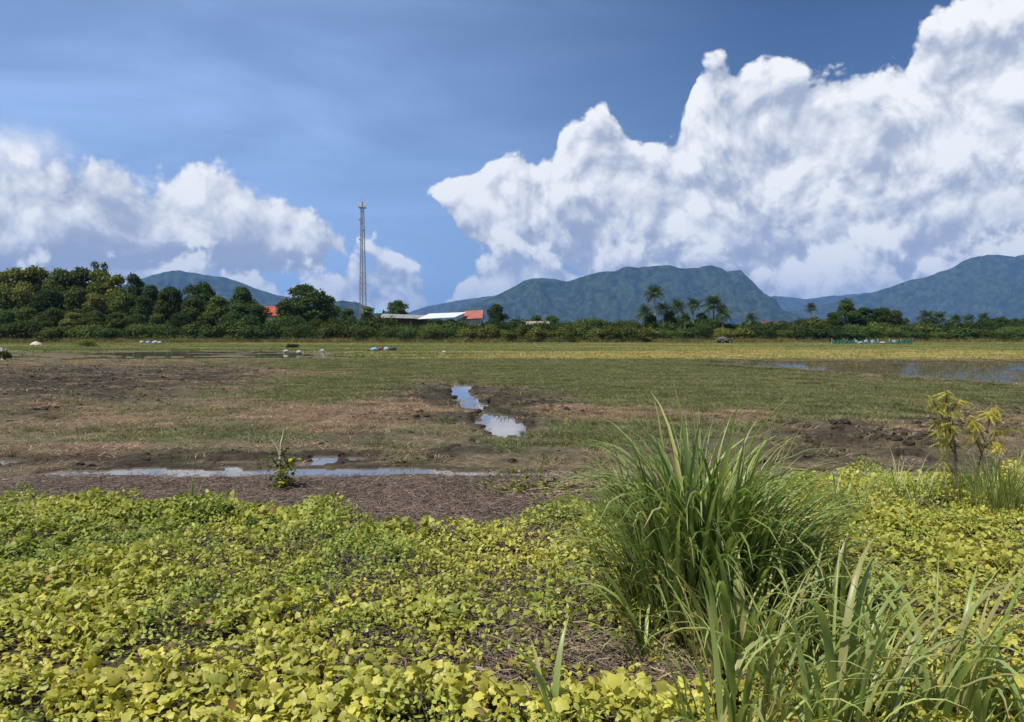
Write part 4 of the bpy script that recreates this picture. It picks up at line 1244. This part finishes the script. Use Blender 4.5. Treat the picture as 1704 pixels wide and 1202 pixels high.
def stake(px, py, lean, h, label):
    x, y = ground_at(px, py); k = y / F
    e = empty('marker_stake', (x, y, 0)); tag(e, label, 'stake', 'pale marker stakes at the far edge of the field')
    MB().tube([(0, 0, -.1), (lean * .35 * k, 0, h * k * .5), (lean * k, 0, h * k)], [.05, .045, .04], 7).build('stick', M['pale_post'], e)
    b = MB(); n = 7; V = []; 
    for i in range(n):
        t = i / (n - 1); z = h * k * (1.0 - .62 * t); xx = lean * k * (1 - .62 * t)
        wv = .07 * math.sin(i * 1.9)
        V += [(xx - .12 + wv, -.06, z), (xx + .13 + wv, -.08 - .05 * math.sin(i), z), (xx + .13 + wv, .03, z), (xx - .12 + wv, .05, z)]
    fc = [(4 * i + q, 4 * i + (q + 1) % 4, 4 * i + 4 + (q + 1) % 4, 4 * i + 4 + q) for i in range(n - 1) for q in range(4)] + [(0, 3, 2, 1), (4 * n - 4, 4 * n - 3, 4 * n - 2, 4 * n - 1)]
    b.add(V, fc).build('rag', M['white_plastic'], e)
stake(540, 596, -5, 15, 'leaning white stake with a rag at the far left edge of the field')
stake(737, 593, 1, 9, 'short upright white stake with a rag below the white metal roof')
x, y = ground_at(5, 598); k = y / F
e = empty('stump', (x, y, 0)); tag(e, 'pale weathered stump standing in the water at the left edge', 'stump')
MB().tube([(0, 0, -.1), (.02, 0, .3), (-.05, .02, 14 * k), (-.1, 0, 20 * k)], [.16, .12, .11, .07], 8).build('stem', M['pale_post'], e)
MB().tube([(0, 0, .35), (.2, .02, .62), (.24, 0, .8)], [.06, .045, .03], 6).build('branch', M['pale_post'], e)
x, y = ground_at(487, 580.5)
shrub(487, 571, y, 22, 4, Dk, '', 0.0, 'small dark bush low on the verge between the two white sacks', 'small_bush')
shrub(8, 581, ground_at(8, 599)[1], 26, 4, O, '', 0.0, 'low olive bush round the pale stump at the left edge', 'small_bush')
shrub(145, 563, ground_at(145, 578)[1], 40, 3, Yg, '', 0.0, 'low yellow-green bush on the verge right of the sand mound', 'small_bush')

# farm cart
plain('cart_sheet', (.11, .11, .105), .7, .3, .2, 4, .3, .02)
x, y = ground_at(1206, 573); k = y / F; e = empty('farm_cart', (x, y, .1)); tag(e, 'small dark farm cart with a grey sheet, parked before the hedge', 'cart')
L = 24 * k / 2
b = MB().box(-L, L, -.8, .8, .55, .68)
for yy in (-.8, .75): b.box(-L, L, yy, yy + .05, .683, 1.0)
b.build('bed', M['timber'], e)
for sx_ in (-.55, .55):
    for yy in (-.92, .92):
        w_ = MB().tube([(sx_ * L, yy - .07, .42), (sx_ * L, yy + .07, .42)], .42, 14).build('wheel', M['black_plastic'], e)
        MB().tube([(sx_ * L, yy - .085, .42), (sx_ * L, yy + .085, .42)], .16, 8).build('hub', M['galvanised'], w_)
b = MB(); V = []; nn_ = 9
for i in range(nn_):
    t = i / (nn_ - 1); xx = -L * .9 + t * L * 1.8; zt__ = .86 + .42 * math.sin(math.pi * min(1, t * 1.25 + .05)) * (1 - .35 * t) + .06 * math.sin(i * 2.2)
    V += [(xx, -.83, .72), (xx, -.45, zt__), (xx, .45, zt__ + .05), (xx, .83, .72)]
b.add(V, [(4 * i + q, 4 * i + q + 1, 4 * i + 4 + q + 1, 4 * i + 4 + q) for i in range(nn_ - 1) for q in range(3)] + [(0, 3, 2, 1), (4 * nn_ - 4, 4 * nn_ - 3, 4 * nn_ - 2, 4 * nn_ - 1)])
b.build('sheet', M['cart_sheet'], e)
MB().tube([(-L, 0, .6), (-L - 1.2, 0, .35)], .05, 6).build('drawbar', M['galvanised'], e)

# green net fence with barrels and sacks
m, nt, out = new_mat('green_net')
pr = nt.nodes.new('ShaderNodeBsdfPrincipled'); pr.inputs['Base Color'].default_value = (.02, .13, .085, 1); pr.inputs['Roughness'].default_value = .7
tr = nt.nodes.new('ShaderNodeBsdfTransparent'); mx = nt.nodes.new('ShaderNodeMixShader'); mx.inputs[0].default_value = .82
nt.links.new(tr.outputs[0], mx.inputs[1]); nt.links.new(pr.outputs[0], mx.inputs[2]); nt.links.new(mx.outputs[0], out.inputs['Surface'])
x0_, y0_ = ground_at(1384, 573.5); x1_, y1_ = ground_at(1518, 573.8); y0_ = y1_ = 138.0; x0_ = at_dist(1384, 573, 138)[0]; x1_ = at_dist(1518, 573, 138)[0]
e = empty('net_fence', (x0_, 138, .05)); tag(e, 'low green shade-net fence sagging between posts before the trees', 'fence')
npn = 7; Lp = (x1_ - x0_) / npn
for i in range(npn + 1):
    MB().tube([(i * Lp, 0, -.2), (i * Lp + .03, 0, 1.02)], .045, 6).build('post', M['pale_post'], e)
for i in range(npn):
    b = MB(); V = []; q = 8; hh = [.85, .8, .42, .38, .40, .5, .88][i]
    for j in range(q + 1):
        t = j / q; sg = .16 * math.sin(math.pi * t); V += [(i * Lp + t * Lp, -.06 - .05 * math.sin(j * 1.7), .0), (i * Lp + t * Lp, -.06 + .06 * math.sin(j * 2.3), hh - sg), (i * Lp + t * Lp, -.03 + .06 * math.sin(j * 2.3), hh - sg), (i * Lp + t * Lp, -.03 - .05 * math.sin(j * 1.7), 0)]
    b.add(V, [(4 * j + a, 4 * j + a + 1, 4 * j + 4 + a + 1, 4 * j + 4 + a) for j in range(q) for a in (0, 1, 2)]).build('net_panel', M['green_net'], e)
def barrel(px, label, r=.32, h=.72):
    x = at_dist(px, 570, 139.2)[0]; e = empty('barrel', (x, 139.2, .08)); tag(e, label, 'barrel', 'blue barrels behind the net fence')
    MB().tube([(0, 0, 0), (0, 0, .1), (0, 0, h * .5), (0, 0, h * .9), (0, 0, h)], [r * .9, r, r * 1.04, r, r * .86], 14).build('body', M['blue_plastic'], e, None, True)
    MB().tube([(0, 0, h + .003), (0, 0, h + .05)], r * .8, 12).build('lid', M['black_plastic'], e)
for px, lb in ((1424, 'leftmost blue barrel behind the green net'), (1441, 'second blue barrel behind the green net'), (1452, 'third blue barrel, right next to the second, behind the green net'), (1488, 'rightmost blue barrel, alone behind the green net')): barrel(px, lb)
plain('grey_plastic', (.24, .27, .28), .6, .3, .15, 5, .4, .02)
for i, (px, lb) in enumerate([(1432, 'pale sack between the first two blue barrels'), (1470, 'pale sack right of the third blue barrel')]):
    o = lump('sack', lb, 'sack', px, 573.5, 9, 5, 'grey_plastic', 30 + i, 'pale sacks at the net fence'); o.location = (at_dist(px, 573, 137)[0], 137.2, .05)

# ------------------------------------------------------------------ the creeping vine in front
def leaf_shape(kind, rg):
    """outline of one leaf, unit size, lying in xy, stalk at the origin, tip towards +y; 5-lobed or simple"""
    if kind == 0:
        P = [(0, 0), (.30, -.10), (.52, .12), (.40, .38), (.46, .62), (.20, .70), (0, 1.0), (-.20, .70), (-.46, .62), (-.40, .38), (-.52, .12), (-.30, -.10)]
    elif kind == 1:
        P = [(0, .02), (.28, -.04), (.46, .24), (.34, .62), (0, 1.0), (-.34, .62), (-.46, .24), (-.28, -.04)]
    else:
        P = [(0, 0), (.30, .3), (.22, .7), (0, 1), (-.22, .7), (-.30, .3)]
    P = np.array(P); n = len(P)
    z = -.30 * P[:, 0] ** 2 * 2.0 - .22 * (P[:, 1] - .35) ** 2 + rg.normal(0, .05, n)
    V = np.concatenate([np.stack([P[:, 0], P[:, 1], z], 1), [[0, .38, .04]]])
    Fc = np.array([(n, i, (i + 1) % n) for i in range(n)])
    return V, Fc
LV = [[leaf_shape(k, np.random.default_rng(400 + k * 10 + j)) for j in range(6)] for k in range(3)]


def leaf_xf(V, s, yaw, pitch, roll):
    cy_, sy_ = np.cos(yaw), np.sin(yaw); cp, sp = np.cos(pitch), np.sin(pitch); cr, sr = np.cos(roll), np.sin(roll)
    x, y, z = V[:, 0][None] * s[:, None], V[:, 1][None] * s[:, None], V[:, 2][None] * s[:, None]
    x, z = x * cr[:, None] - z * sr[:, None], x * sr[:, None] + z * cr[:, None]
    y, z = y * cp[:, None] - z * sp[:, None], y * sp[:, None] + z * cp[:, None]
    x, y = x * cy_[:, None] - y * sy_[:, None], x * sy_[:, None] + y * cy_[:, None]
    return np.stack([x, y, z], -1)


g_ = np.random.default_rng(500)
NL = 200000
Yv = np.sqrt(3.05 ** 2 + g_.uniform(0, 1, NL) * (11.0 ** 2 - 3.05 ** 2)); Xv = g_.uniform(-1, 1, NL) * (Yv * .72 + 1.3)
pxv, pyv = pix_of(Xv, Yv, 0.0)
cv_ = vine_cover(pxv, pyv, Xv, Yv)
kp = g_.uniform(0, 1, NL) < cv_ ** 1.3
Xv, Yv, pxv, pyv, cv_ = (q[kp] for q in (Xv, Yv, pxv, pyv, cv_)); n = len(Xv)
edge = sstep(.1, .8, cv_)
hv = vine_height(Xv, Yv) * (.25 + .75 * edge)
dep_ = g_.uniform(0, 1, n) ** 2.0
Zv = .03 + hv * (1 - dep_ * .8)
# sizes: small leaflets in patches, large lobed leaves in others and towards the front
pt = fbm(Xv / .7 + 2, Yv / .7, 511, 3, .5)
big_ = np.clip(sstep(.42, .66, pt) * .7 + sstep(4.7, 3.8, Yv) * .8, 0, 1)
S = g_.uniform(.020, .038, n) * (1 - big_) + g_.uniform(.028, .064, n) * big_
S *= 1.12 + .35 * sstep(4.6, 8, Yv)
w2 = fbm(Xv / .42 + 7, Yv / .42, 541, 3, .5) > .64
kind = np.where(g_.uniform(0, 1, n) < .15 + .75 * big_, g_.integers(0, 2, n), 2)
kind = np.where(w2, 2, kind); S = np.where(w2, g_.uniform(.022, .040, n), S); Zv = Zv + w2 * g_.uniform(0, .07, n)
# colour of each leaf: green to yellow, by patch; true leaf colour
yl = fbm(Xv / 1.3, Yv / 1.3 + 4, 521, 3, .5)
yq = np.clip((yl - .36) * 1.6 + .34 + .35 * sstep(1000, 1250, pxv) * 1 + .35 * sstep(4.7, 3.9, Yv) + g_.normal(0, .16, n) - .35 * np.exp(-(((pxv - 400) / 170) ** 2 + ((pyv - 1040) / 70) ** 2)), 0, 1)
colr = lerp(np.broadcast_to(np.array((.235, .30, .06)), (n, 3)), np.array((.53, .52, .11)), yq)
colr = np.where(w2[:, None], colr * np.array((.74, .88, .80)), colr); br = g_.uniform(0, 1, n); colr = np.where((br < .02)[:, None], np.array((.30, .20, .08)), colr); colr = np.where((br > .985)[:, None], np.array((.47, .40, .045)), colr)
colr *= g_.uniform(.8, 1.2, n)[:, None]
yaw = g_.uniform(0, 6.28, n); pit = g_.normal(0, .62, n) - .1; rol = g_.normal(0, .55, n)
# the 300 that show largest become leaves of their own
vis = S / np.hypot(Xv, Yv) * (dep_ < .12) * (edge > .3) * (np.abs(pxv - 852) < 860) * (pyv < 1205) * (kind < 2)
top = np.argsort(-vis)[:300]
own = np.zeros(n, bool); own[top] = True
vine = empty('creeping_vine', (0, 4.2, 0)); tag(vine, 'broad mat of yellow-green creeping vine covering the whole foreground', 'vine')
AV, AF, AC = [], [], []; base_i = 0
for k in range(3):
    for j in range(6):
        V, Fc = LV[k][j]
        s_ = (kind == k) & (np.arange(n) % 6 == j) & ~own
        q = leaf_xf(V, S[s_], yaw[s_], pit[s_], rol[s_]) + np.stack([Xv[s_], Yv[s_] - 4.2, Zv[s_]], 1)[:, None]
        m_ = len(q); nvv = len(V)
        AV.append(q.reshape(-1, 3)); AF.append((Fc[None] + (np.arange(m_) * nvv)[:, None, None] + base_i).reshape(-1, 3)); AC.append(np.repeat(colr[s_], nvv, 0)); base_i += m_ * nvv
me = mesh_np('leaf_mat', np.concatenate(AV), np.concatenate(AF), False, np.concatenate(AC)); o = link('leaf_mass', me, M['vine_leaf'], vine); tag(o, kind='stuff')
LM = []
for k in range(2):
    for j in range(6):
        V, Fc = LV[k][j]; row_ = []
        for c in ((.18, .24, .05), (.28, .31, .06), (.42, .40, .08), (.50, .43, .06)):
            mm = mesh_np('leaf', V, Fc, False, np.tile(np.array(c), (len(V), 1))); mm.materials.append(M['vine_leaf']); row_.append(mm)
        LM.append(row_)
for i in top:
    o = bpy.data.objects.new('leaf', LM[kind[i] * 6 + i % 6][min(3, int(yq[i] * 2.6 + (br[i] > .94) * 2))]); C.objects.link(o); o.parent = vine
    o.location = (Xv[i], Yv[i] - 4.2, Zv[i] + .01); s = S[i]; o.scale = (s, s, s); o.rotation_euler = Euler((pit[i], rol[i], yaw[i]), 'XYZ')
# runners and stalks
AV, AF = [], []; b = MB(); rs = random.Random(61)
for i in range(900):
    j = rs.randrange(n)
    if Yv[j] > 7: continue
    p = Vector((Xv[j], Yv[j] - 4.2, .02)); a = rs.uniform(0, 6.28); L = rs.uniform(.15, .6); pts = [p]
    for q in range(4):
        a += rs.uniform(-.5, .5); p = p + Vector((math.cos(a), math.sin(a), 0)) * L / 4; zz = float(vine_height(np.array([p.x]), np.array([p.y + 4.2]))[0]) * .75; pts.append(Vector((p.x, p.y, .03 + zz)))
    b.tube(pts, [.003, .0028, .0025, .002, .0015], 3, False)
plain('vine_stem', (.14, .13, .05), .7, .2, .3, 8, .2, .01)
o = b.build('runners', M['vine_stem'], vine); tag(o, kind='stuff')


# ------------------------------------------------------------------ grass clumps
def blade_mesh(L, w, bend, rg, col, seg=9, arch=1.0, name='blade', droop=1.0):
    """one blade: curved strip with a folded midrib, root at the origin leaning towards +x"""
    V = []; th0 = rg.uniform(.02, .16) ; x = z = 0.0; tw = rg.normal(0, .25)
    ds = L / seg; th = th0
    for i in range(seg + 1):
        t = i / seg
        ww = w * (.55 + .45 * min(1, t * 3)) * (1 - max(0, (t - .45) / .55) ** 1.6) * .5 + .0004
        a = tw * t
        V += [(x, -ww * math.cos(a), z + ww * math.sin(a) * .4), (x + ww * .35 * math.cos(th), 0, z - ww * .35 * math.sin(th) ), (x, ww * math.cos(a), z - ww * math.sin(a) * .4)]
        th = th0 + bend * t ** arch * (1 + .2 * droop * t)
        x += math.sin(th) * ds; z += math.cos(th) * ds
    Fc = []
    for i in range(seg):
        k = 3 * i; Fc += [(k, k + 1, k + 4, k + 3), (k + 1, k + 2, k + 5, k + 4)]
    me = mesh_np(name, V, Fc, True, np.tile(np.array(col), (len(V), 1)) * np.repeat(np.linspace(.9, 1.08, seg + 1), 3)[:, None]) if rg.uniform() < .68 else mesh_np(name, V, Fc, True, (lambda t: np.array(col)[None] * (1 - t) + np.array((.40, .31, .16))[None] * t)(np.clip((np.repeat(np.linspace(0, 1, seg + 1), 3)[:, None] - rg.uniform(.7, .92)) * 4, 0, .9)))
    me.materials.append(M['grass_blade']); return me


def clump(name, label, x, y, n_own, n_mass, rad, L0, L1, w, bend, seed, cols, dirbias=None, spread=1.0, wm=.55, group='tall grass clumps in the foreground', arch=1.6, z=.02, hull=None, hmul=None):
    rg = np.random.default_rng(seed)
    e = empty(name, (x, y, z)); tag(e, label, 'grass clump', group)
    prot = []
    for i in range(28):
        prot.append(blade_mesh(1.0, w / ((L0 + L1) / 2), rg.uniform(*bend), rg, np.array(cols[rg.integers(0, len(cols))]) * rg.uniform(.85, 1.15), arch=arch))
    AV, AF, AC, bi = [], [], [], 0
    tot = n_own + n_mass
    a = rg.uniform(0, 6.28, tot); r = rad * rg.uniform(0, 1, tot) ** .7
    yw = a + rg.normal(0, .7 / spread, tot)
    if dirbias is not None:
        m_ = rg.uniform(0, 1, tot) < dirbias[1]; yw = np.where(m_, dirbias[0] + rg.normal(0, .5, tot), yw)
    Ls = rg.uniform(L0, L1, tot) * (1 - .25 * (r / rad) ** 2)
    if hmul is not None: Ls = Ls * hmul(r * np.cos(a), r * np.sin(a))
    # the longest and foremost as blades of their own
    score = Ls / L1 - .55 * np.sin(a) * r / rad + rg.normal(0, .15, tot)
    oi = set(np.argsort(-score)[:n_own].tolist())
    out_ = rg.uniform(.0, .35, tot) * (r / rad) * spread
    for i in range(tot):
        pm = prot[i % 28]
        mw = Matrix.Translation((r[i] * math.cos(a[i]), r[i] * math.sin(a[i]), 0)) @ Euler((0, float(out_[i]), float(yw[i])), 'XYZ').to_matrix().to_4x4() @ Matrix.Diagonal((Ls[i], Ls[i] * rg.uniform(.8, 1.3), Ls[i], 1))
        if i in oi:
            o = bpy.data.objects.new('blade', pm); C.objects.link(o); o.parent = e; o.matrix_local = mw
        else:
            mw = mw @ Matrix.Diagonal((1, wm, 1, 1))
            co = np.empty(len(pm.vertices) * 3, np.float32); pm.vertices.foreach_get('co', co); co = co.reshape(-1, 3)
            mm = np.array(mw); AV.append(co @ mm[:3, :3].T + mm[:3, 3])
            fi = np.empty(len(pm.loops), np.int32); pm.loops.foreach_get('vertex_index', fi); AF.append(fi.reshape(-1, 4) + bi); bi += len(co)
            cc = np.empty(len(co) * 4, np.float32); pm.color_attributes[0].data.foreach_get('color', cc); AC.append(cc.reshape(-1, 4)[:, :3])
    if AV:
        me = mesh_np('blade_mass', np.concatenate(AV), np.concatenate(AF), True, np.concatenate(AC)); o = link('blade_mass', me, M['grass_blade'], e); tag(o, kind='stuff')
    return e


GB = [(.21, .29, .095), (.17, .25, .075), (.27, .35, .125), (.14, .21, .055), (.32, .32, .13)]
GL = [(.28, .37, .13), (.25, .33, .11), (.32, .40, .15), (.19, .26, .075), (.33, .34, .14)]
DRYB = [(.30, .25, .12), (.22, .20, .08), (.16, .12, .07)]
x, y = ground_at(1165, 1052)
clump('grass_clump', 'tallest and densest clump of upright green grass, right of centre', x - .02, y, 210, 700, .38, .70, 1.68, .024, (.2, 2.4), 601, GB, spread=.8, arch=2.2, wm=.42)
clump('grass_clump', 'brown dead thatch and bent old blades round the foot of the tallest clump', x, y - .05, 60, 420, .50, .2, .55, .012, (.8, 2.6), 651, [(.22, .17, .10), (.13, .10, .06), (.30, .24, .14), (.12, .14, .05)], spread=1.8)
clump('grass_clump', 'thin right-hand offshoot of the tallest grass clump, arching right', x + .50, y + .12, 60, 150, .24, .75, 1.35, .022, (.6, 2.6), 602, GB, (0.1, .5), 1.3)
clump('grass_clump', 'lower left-hand fringe of the tallest grass clump, arching left', x - .36, y - .02, 45, 90, .16, .5, 1.15, .020, (.5, 2.4), 603, GB, (3.1, .5), 1.3)
clump('grass_clump', 'sparse grass behind the tallest clump with long thin arching blades', x + .25, y + .9, 50, 120, .40, .7, 1.35, .020, (.5, 2.6), 604, GB, None, 1.3)
for i, (dx, yy, n1_, n2_, L0_, L1_, lab, db) in enumerate([
        (0.98, 3.45, 30, 24, .50, 1.02, 'broad-bladed grass clump at the bottom edge, directly below the tallest clump', (0.3, .25)),
        (1.42, 3.50, 36, 24, .50, 1.18, 'broad-bladed grass clump at the bottom edge, long blades fanning to both sides', (0.2, .35)),
        (1.88, 3.50, 36, 24, .50, 1.18, 'broad-bladed grass clump in the bottom right, blades arching to the right', (0.0, .6)),
        (2.30, 3.3, 30, 30, .40, .9, 'broad-bladed grass clump filling the bottom right corner', (0.0, .4))]):
    clump('grass_clump', lab, dx, yy, n1_, n2_, .26, L0_, L1_, .025, (.3, 2.5), 620 + i, GL, db, 1.4, arch=2.0, wm=.45)
clump('grass_clump', 'arching grass clump between the tallest clump and the bottom edge', 1.22, 4.25, 40, 60, .26, .5, 1.0, .026, (.6, 2.4), 641, GL, None, 1.3, arch=2.0)
clump('grass_clump', 'loose grass clump right of the straw patch, blades crossing', 1.75, 4.35, 24, 36, .3, .45, .95, .024, (.6, 2.4), 642, GL, (0.2, .4), 1.4, arch=2.0)
clump('grass_clump', 'few long grass blades at the bottom edge left of the straw patch', .18, 3.55, 7, 2, .10, .35, .7, .024, (.5, 1.3), 630, GL, (3.0, .6), 1.4)
clump('grass_clump', 'small tuft with one long arching blade before the dark foot of the tallest clump', .72, 4.35, 10, 6, .08, .4, .85, .030, (.9, 2.2), 631, GL, (3.0, .6), 1.4)
clump('grass_clump', 'single pale blade pair standing in the vine at the bottom left', -1.28, 3.75, 3, 0, .03, .22, .32, .020, (.1, .5), 632, GL, None, 1.0)
x, y = ground_at(1655, 862)
clump('grass_clump', 'dense low grass clump at the right edge behind the vine', x, y, 120, 330, .42, .45, .85, .010, (.3, 1.6), 605, GB)
x, y = ground_at(1500, 850)
clump('grass_clump', 'thin arching grass in the vine left of the right-edge clump', x, y, 50, 70, .5, .4, .75, .010, (.8, 2.2), 606, GB, (0.2, .4), 1.4)
x, y = ground_at(1390, 880)
clump('grass_clump', 'low arching grass between the tallest clump and the right-edge clump', x, y, 60, 90, .4, .4, .8, .010, (.8, 2.2), 607, GB, (3.1, .3), 1.4)
x, y = ground_at(318, 852)
clump('grass_clump', 'thin reed-like green blades standing at the left edge of the vine', x, y, 8, 4, .06, .3, .5, .009, (.1, .6), 608, GB, None, 1.0)
x, y = ground_at(1040, 880)
clump('grass_clump', 'low grass tuft at the left foot of the tallest clump, with pale tips', x, y, 60, 60, .25, .4, .85, .010, (.5, 1.9), 609, GL, (3.1, .3), 1.3)
x, y = ground_at(350, 880)
e = shrub(350, 838, y, 90, 4, Md, '', 0.0, 'feathery darker green weed rising from the vine edge on the left', 'weed')
e = shrub(440, 856, y - .3, 90, 0, Md, '', 0.0, 'second darker weed in the vine edge, right of the feathery one', 'weed')

# broken stump weed with two pale sticks
x, y = ground_at(468, 818)
e = empty('broken_shrub', (x, y, 0)); tag(e, 'broken shrub with two pale bare sticks and vine leaves, standing at the ditch', 'shrub')
plain('pale_stick', (.50, .43, .30), .8, .2, .2, 20, .4, .004)
k = y / F
MB().tube([(0, 0, -.03), (-.02, 0, .15), (-.01, .01, .32)], [.022, .018, .012], 6).build('stem', M['bark'], e)
MB().tube([(-.01, 0, .3), (0, 0, 80 * k), (.025, .01, 95 * k), (.035, .01, 108 * k)], [.013, .012, .009, .004], 6).build('stick', M['pale_stick'], e)
MB().tube([(-.01, 0, .3), (-.03, 0, 70 * k), (-.13, -.01, 94 * k)], [.010, .008, .003], 6).build('stick', M['pale_stick'], e)
rg = np.random.default_rng(71)
def leaf_cloud(name, parent, P, S_, cols, dens_seed, mat='vine_leaf', kinds=(0, 1, 2)):
    rg = np.random.default_rng(dens_seed); n = len(P); kk = rg.choice(kinds, n); c = np.array(cols)[rg.integers(0, len(cols), n)] * rg.uniform(.8, 1.2, (n, 1))
    AV, AF, AC, bi = [], [], [], 0
    yw, pt_, rl = rg.uniform(0, 6.28, n), rg.normal(0, .6, n), rg.normal(0, .5, n)
    for k in kinds:
        V, Fc = LV[k][0]; s_ = kk == k; m_ = int(s_.sum())
        if not m_: continue
        q = leaf_xf(V, S_[s_], yw[s_], pt_[s_], rl[s_]) + P[s_][:, None]
        AV.append(q.reshape(-1, 3)); AF.append((Fc[None] + (np.arange(m_) * len(V))[:, None, None] + bi).reshape(-1, 3)); AC.append(np.repeat(c[s_], len(V), 0)); bi += m_ * len(V)
    return link(name, mesh_np(name, np.concatenate(AV), np.concatenate(AF), False, np.concatenate(AC)), M[mat], parent)
P = np.stack([rg.normal(0, .09, 260), rg.normal(0, .08, 260), rg.uniform(.04, .50, 260)], 1); P[:, 0] *= 1.2 - np.abs(P[:, 2] - .35)
leaf_cloud('foliage', e, P, rg.uniform(.025, .05, 260), [(.08, .10, .02), (.11, .14, .03), (.05, .07, .02)], 72)
P = np.stack([rg.normal(.06, .07, 40), rg.normal(-.08, .04, 40), rg.uniform(.06, .30, 40)], 1); P[-8:, 0] = rg.uniform(.15, .2, 8); P[-8:, 2] = rg.uniform(.36, .44, 8)
leaf_cloud('vine_leaves', e, P, rg.uniform(.05, .085, 40), [(.22, .28, .05), (.34, .34, .05)], 73, kinds=(0, 1))
# sprouts of vine climbing onto the strip in the middle
x, y = ground_at(890, 822); rg = np.random.default_rng(81)
e = empty('vine_heap', (x, y, 0)); tag(e, 'low heap of vine and dry stalks on the ditch bank, right of centre', 'vine')
P = np.stack([rg.normal(0, .33, 420), rg.normal(0, .16, 420), np.abs(rg.normal(0, .10, 420)) + .02], 1)
leaf_cloud('leaves', e, P, rg.uniform(.03, .065, 420), [(.17, .21, .035), (.26, .27, .05), (.10, .13, .03)], 82)
b = MB(); rs = random.Random(5)
for i in range(60):
    a = rs.uniform(-.5, .5) + (3.14 if rs.random() < .5 else 0); px_0 = Vector((rs.gauss(.35, .35), rs.gauss(0, .15), rs.uniform(.02, .12))); L = rs.uniform(.2, .6)
    b.tube([px_0, px_0 + Vector((math.cos(a) * L / 2, math.sin(a) * L / 2, rs.uniform(0, .08))), px_0 + Vector((math.cos(a) * L, math.sin(a) * L, rs.uniform(-.05, .05)))], [.004, .0035, .002], 4, False)
plain('dry_stalk', (.36, .28, .19), .85, .2, .3, 10, .3, .003)
b.build('dry_stalks', M['dry_stalk'], e)

# yellow-leaved shrub on the right
x, y = ground_at(1600, 858); k = y / F
e = empty('yellow_shrub', (x, y, 0)); tag(e, 'slender shrub with drooping yellow compound leaves, near the right edge', 'shrub')
leaf_mat('yellow_leaf', (.48, .43, .08), .25, .35, .45, .3, (1.1, 1, .9)); leaf_mat('shrub_green_leaf', (.27, .27, .05), .25, .35, .45, .3)
rs = random.Random(17)
def pinnate():
    V, Fc = [], []; n = 9
    for i in range(n + 1):
        t = (i + 1) / (n + 1); c = Vector((t * 1.0, 0, .12 * t - .42 * t * t))
        for sd in (1, -1):
            L = .24 * math.sin(math.pi * min(.95, .2 + t * .75)); tip = c + Vector((L * .45, sd * L, -L * .35)); w = Vector((.045, 0, .0)); s = len(V)
            V += [tuple(c), tuple((c + tip) / 2 + w), tuple(tip), tuple((c + tip) / 2 - w)]; Fc.append((s, s + 1, s + 2, s + 3))
    s = len(V); V += [(0, .006, 0), (0, -.006, 0), (.5, -.006, -.05), (.5, .006, -.05)]; Fc.append((s, s + 1, s + 2, s + 3))
    return mesh_np('compound_leaf', V, Fc)
PL = pinnate()
def branch(p0, p1, n, mat, L=.15):
    n = int(n * 1.6)
    a, b_ = Vector(p0), Vector(p1); m_ = (a + b_) / 2 + Vector((0, .03, .05))
    MB().tube([a, m_, b_], [.009, .006, .003], 5, False).build('branch', M['bark'], e)
    for i in range(n):
        t = .35 + .65 * i / n; q = a.lerp(m_, min(1, t * 2)) if t < .5 else m_.lerp(b_, t * 2 - 1)
        o = use(e, 'compound_leaf', PL, mat if rs.random() < .85 else 'shrub_green_leaf'); o.location = q; s = L * rs.uniform(.7, 1.25); o.scale = (s, s, s)
        o.rotation_euler = Euler((rs.uniform(-.4, .4), rs.uniform(-.1, .9), rs.uniform(0, 6.28)), 'XYZ')
def W_(px, py, dy=0): 
    xx, zz = at_dist(px, py, y + dy); return (xx - x, dy, zz)
MB().tube([(0, 0, -.02), W_(1592, 800), W_(1588, 740), W_(1572, 690)], [.014, .012, .009, .005], 6).build('stem', M['bark'], e)
MB().tube([(0.02, 0, -.02), W_(1625, 790, .1), W_(1640, 730, .1), W_(1650, 690, .1)], [.012, .010, .008, .004], 6).build('stem', M['bark'], e)
for (p, q, nn__, mt_) in [((1588, 735), (1545, 655), 14, 'yellow_leaf'), ((1580, 700), (1575, 648), 14, 'yellow_leaf'), ((1578, 710), (1600, 662), 12, 'yellow_leaf'), ((1590, 745), (1555, 700), 12, 'shrub_green_leaf'), ((1592, 760), (1585, 700), 10, 'shrub_green_leaf'),
                        ((1640, 735), (1612, 690), 12, 'yellow_leaf'), ((1645, 715), (1655, 675), 14, 'yellow_leaf'), ((1645, 730), (1680, 715), 12, 'yellow_leaf'), ((1638, 745), (1670, 738), 8, 'yellow_leaf'), ((1595, 770), (1572, 728), 9, 'yellow_leaf'), ((1635, 760), (1620, 720), 9, 'shrub_green_leaf'), ((1592, 790), (1565, 765), 6, 'shrub_green_leaf')]:
    branch(W_(*p), W_(*q, rs.uniform(-.1, .1)), nn__, mt_)
